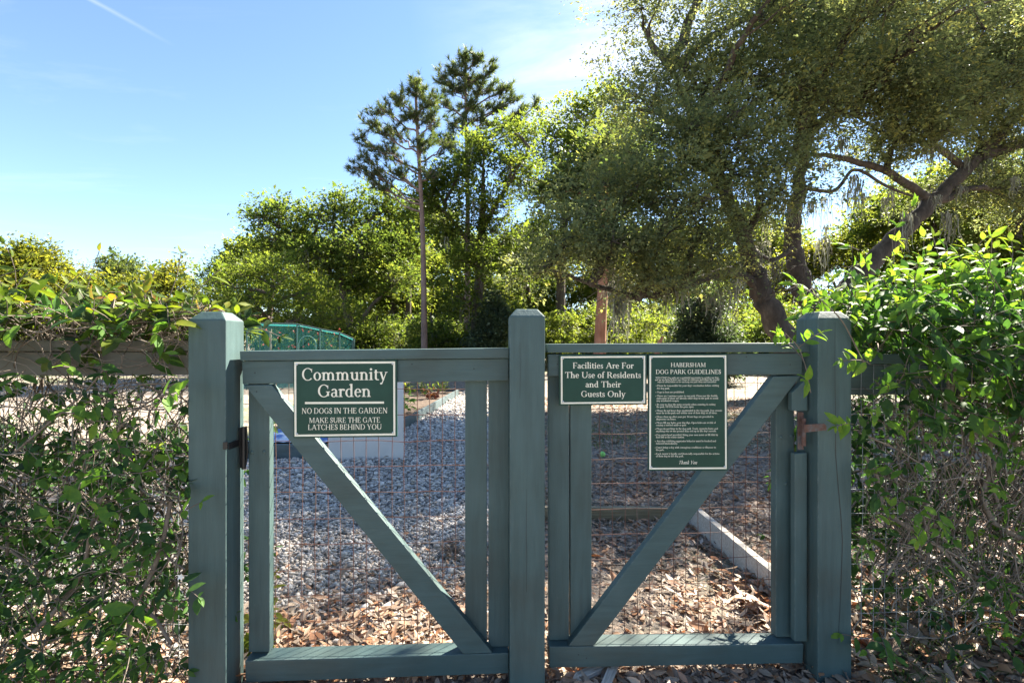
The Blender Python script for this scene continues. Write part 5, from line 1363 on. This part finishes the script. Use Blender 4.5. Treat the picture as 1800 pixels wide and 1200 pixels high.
# --- the wood that fills the view behind: a few kinds, copied with their parts
GRP = 'trees filling the wood behind'
def proto(seed, h, w, lf, leaf, low):
    rg = np.random.default_rng(seed); lb = []
    for i in range(11):
        a = rg.uniform(0, 6.28); q = rg.uniform(0.1, .65); z = rg.uniform(low, .85); f = 1.05 - .55 * abs(z - .5)
        lb.append(((math.cos(a) * w * q * f, math.sin(a) * w * q * f, h * z), (w * rg.uniform(.34, .48), w * rg.uniform(.34, .48), h * rg.uniform(.09, .15))))
    return make_tree('broadleaf_tree', 'x', 'tree', (0, 0), [(0, 0, -.1), (.25, 0, h * .2), (-.1, .1, h * .5), (.1, 0, h * .8)], .03 * h, .010 * h, lb, leaf=leaf, k=20, dens=.72, spray=leaf * 5.5, lf=lf, seed=seed, limb_from=.15, moss=2, moss_drop=1.2, group=GRP, kmin=10)
protos = {'lime': proto(301, 9.5, 3.6, 'lf_lime', .17, .22), 'green': proto(302, 10, 3.4, 'lf_green', .17, .2), 'gold': proto(303, 8.5, 3.6, 'lf_gold', .17, .18), 'low': proto(304, 3.4, 2.3, 'lf_green', .12, .12), 'lowg': proto(305, 3.0, 2.4, 'lf_lime', .11, .1)}
used = set()
WHERE = {'lime': 'spring green tree in the wood behind the gates', 'green': 'mid green tree in the wood behind the gates', 'gold': 'golden tree in the wood behind the live oak', 'low': 'low bright green thicket at the foot of the wood', 'lowg': 'low yellow green thicket at the foot of the wood'}
plc = [('green', 560, 36, .95, 0), ('lime', 640, 38, 1.0, 1), ('green', 690, 42, 1.05, 2), ('lime', 760, 34, .85, 3), ('green', 800, 46, 1.3, 4), ('lime', 880, 40, 1.1, 5), ('green', 930, 37, 1.05, 0.5), ('lime', 1040, 36, 1.1, 1.5),
       ('gold', 1110, 33, .95, 2.5), ('lime', 1170, 38, 1.2, 3.5), ('gold', 1250, 34, 1.0, 4.5), ('lime', 1330, 38, 1.25, 5.5), ('gold', 1410, 32, 1.0, 0.2), ('gold', 1490, 36, 1.2, 1.2), ('lime', 1560, 30, 1.15, 2.2), ('lime', 1640, 27, 1.2, 3.2), ('gold', 1720, 31, 1.25, 4.2), ('lime', 1790, 26, 1.25, 5.2), ('green', 1880, 28, 1.3, .7), ('green', 1990, 25, 1.2, 1.9), ('gold', 1600, 42, 1.6, 2.7), ('lime', 1740, 44, 1.7, .9),
       ('low', 660, 26, 1, 0), ('low', 720, 29, 1.1, 1), ('low', 900, 27, 1.1, 2), ('lowg', 990, 26, 1, 3), ('lowg', 1120, 25, 1.1, 4), ('low', 1190, 28, 1.1, 5), ('lowg', 1300, 24, 1, .5), ('low', 1350, 22, 1, 1.5), ('lowg', 1440, 23, 1.1, 2.5), ('lowg', 1530, 22, 1.1, 3.5), ('low', 1630, 21, 1.1, 4.5), ('low', 1720, 20, 1.1, 5.5), ('low', 1810, 19, 1.1, .3),
       ('low', 590, 30, 1.2, 2.2), ('lowg', 500, 32, 1.1, 3.3), ('low', 390, 30, 1.1, .4), ('lowg', 250, 34, 1.2, 1.4), ('lowg', 120, 33, 1.2, 2.4), ('lowg', 0, 30, 1.2, 3.4), ('low', 800, 28, 1.0, 4.4), ('lowg', 1060, 30, 1.2, 5.1), ('lime', 600, 52, 1.3, .4), ('gold', 680, 55, 1.3, 1.4), ('lime', 740, 50, 1.2, 2.4), ('green', 840, 56, 1.4, 3.4), ('lime', 910, 52, 1.3, 4.4), ('gold', 960, 50, 1.2, 5.4), ('lime', 1090, 52, 1.4, .6), ('lime', 1220, 54, 1.5, 1.6), ('gold', 1360, 50, 1.5, 2.6), ('low', 560, 24, .9, 1.7), ('lime', 455, 33, .95, 2.2), ('lime', 525, 30, .9, 3.9), ('green', 400, 36, .8, .8), ('lime', 690, 31, .9, 5.2), ('low', 760, 23, 1, 2.9), ('low', 640, 34, 1.5, 5), ('low', 860, 33, 1.5, .1), ('lowg', 940, 35, 1.5, 1.1), ('lowg', 1080, 22, 1, 2.1), ('lowg', 1240, 30, 1.5, 3.1), ('low', 1380, 28, 1.4, 4.1), ('lowg', 1180, 20, .9, .9), ('green', -180, 34, 1.1, .2), ('gold', -320, 36, 1.1, 1.1)]
for kind, px, D, s, rz in plc:
    o = protos[kind] if kind not in used else copy_tree(protos[kind])
    used.add(kind); b = foot(px, D); o.location = (b[0], b[1], 0); o.rotation_euler = (0, 0, rz); o.scale = (s, s, s); o['label'] = WHERE[kind]; o['group'] = GRP
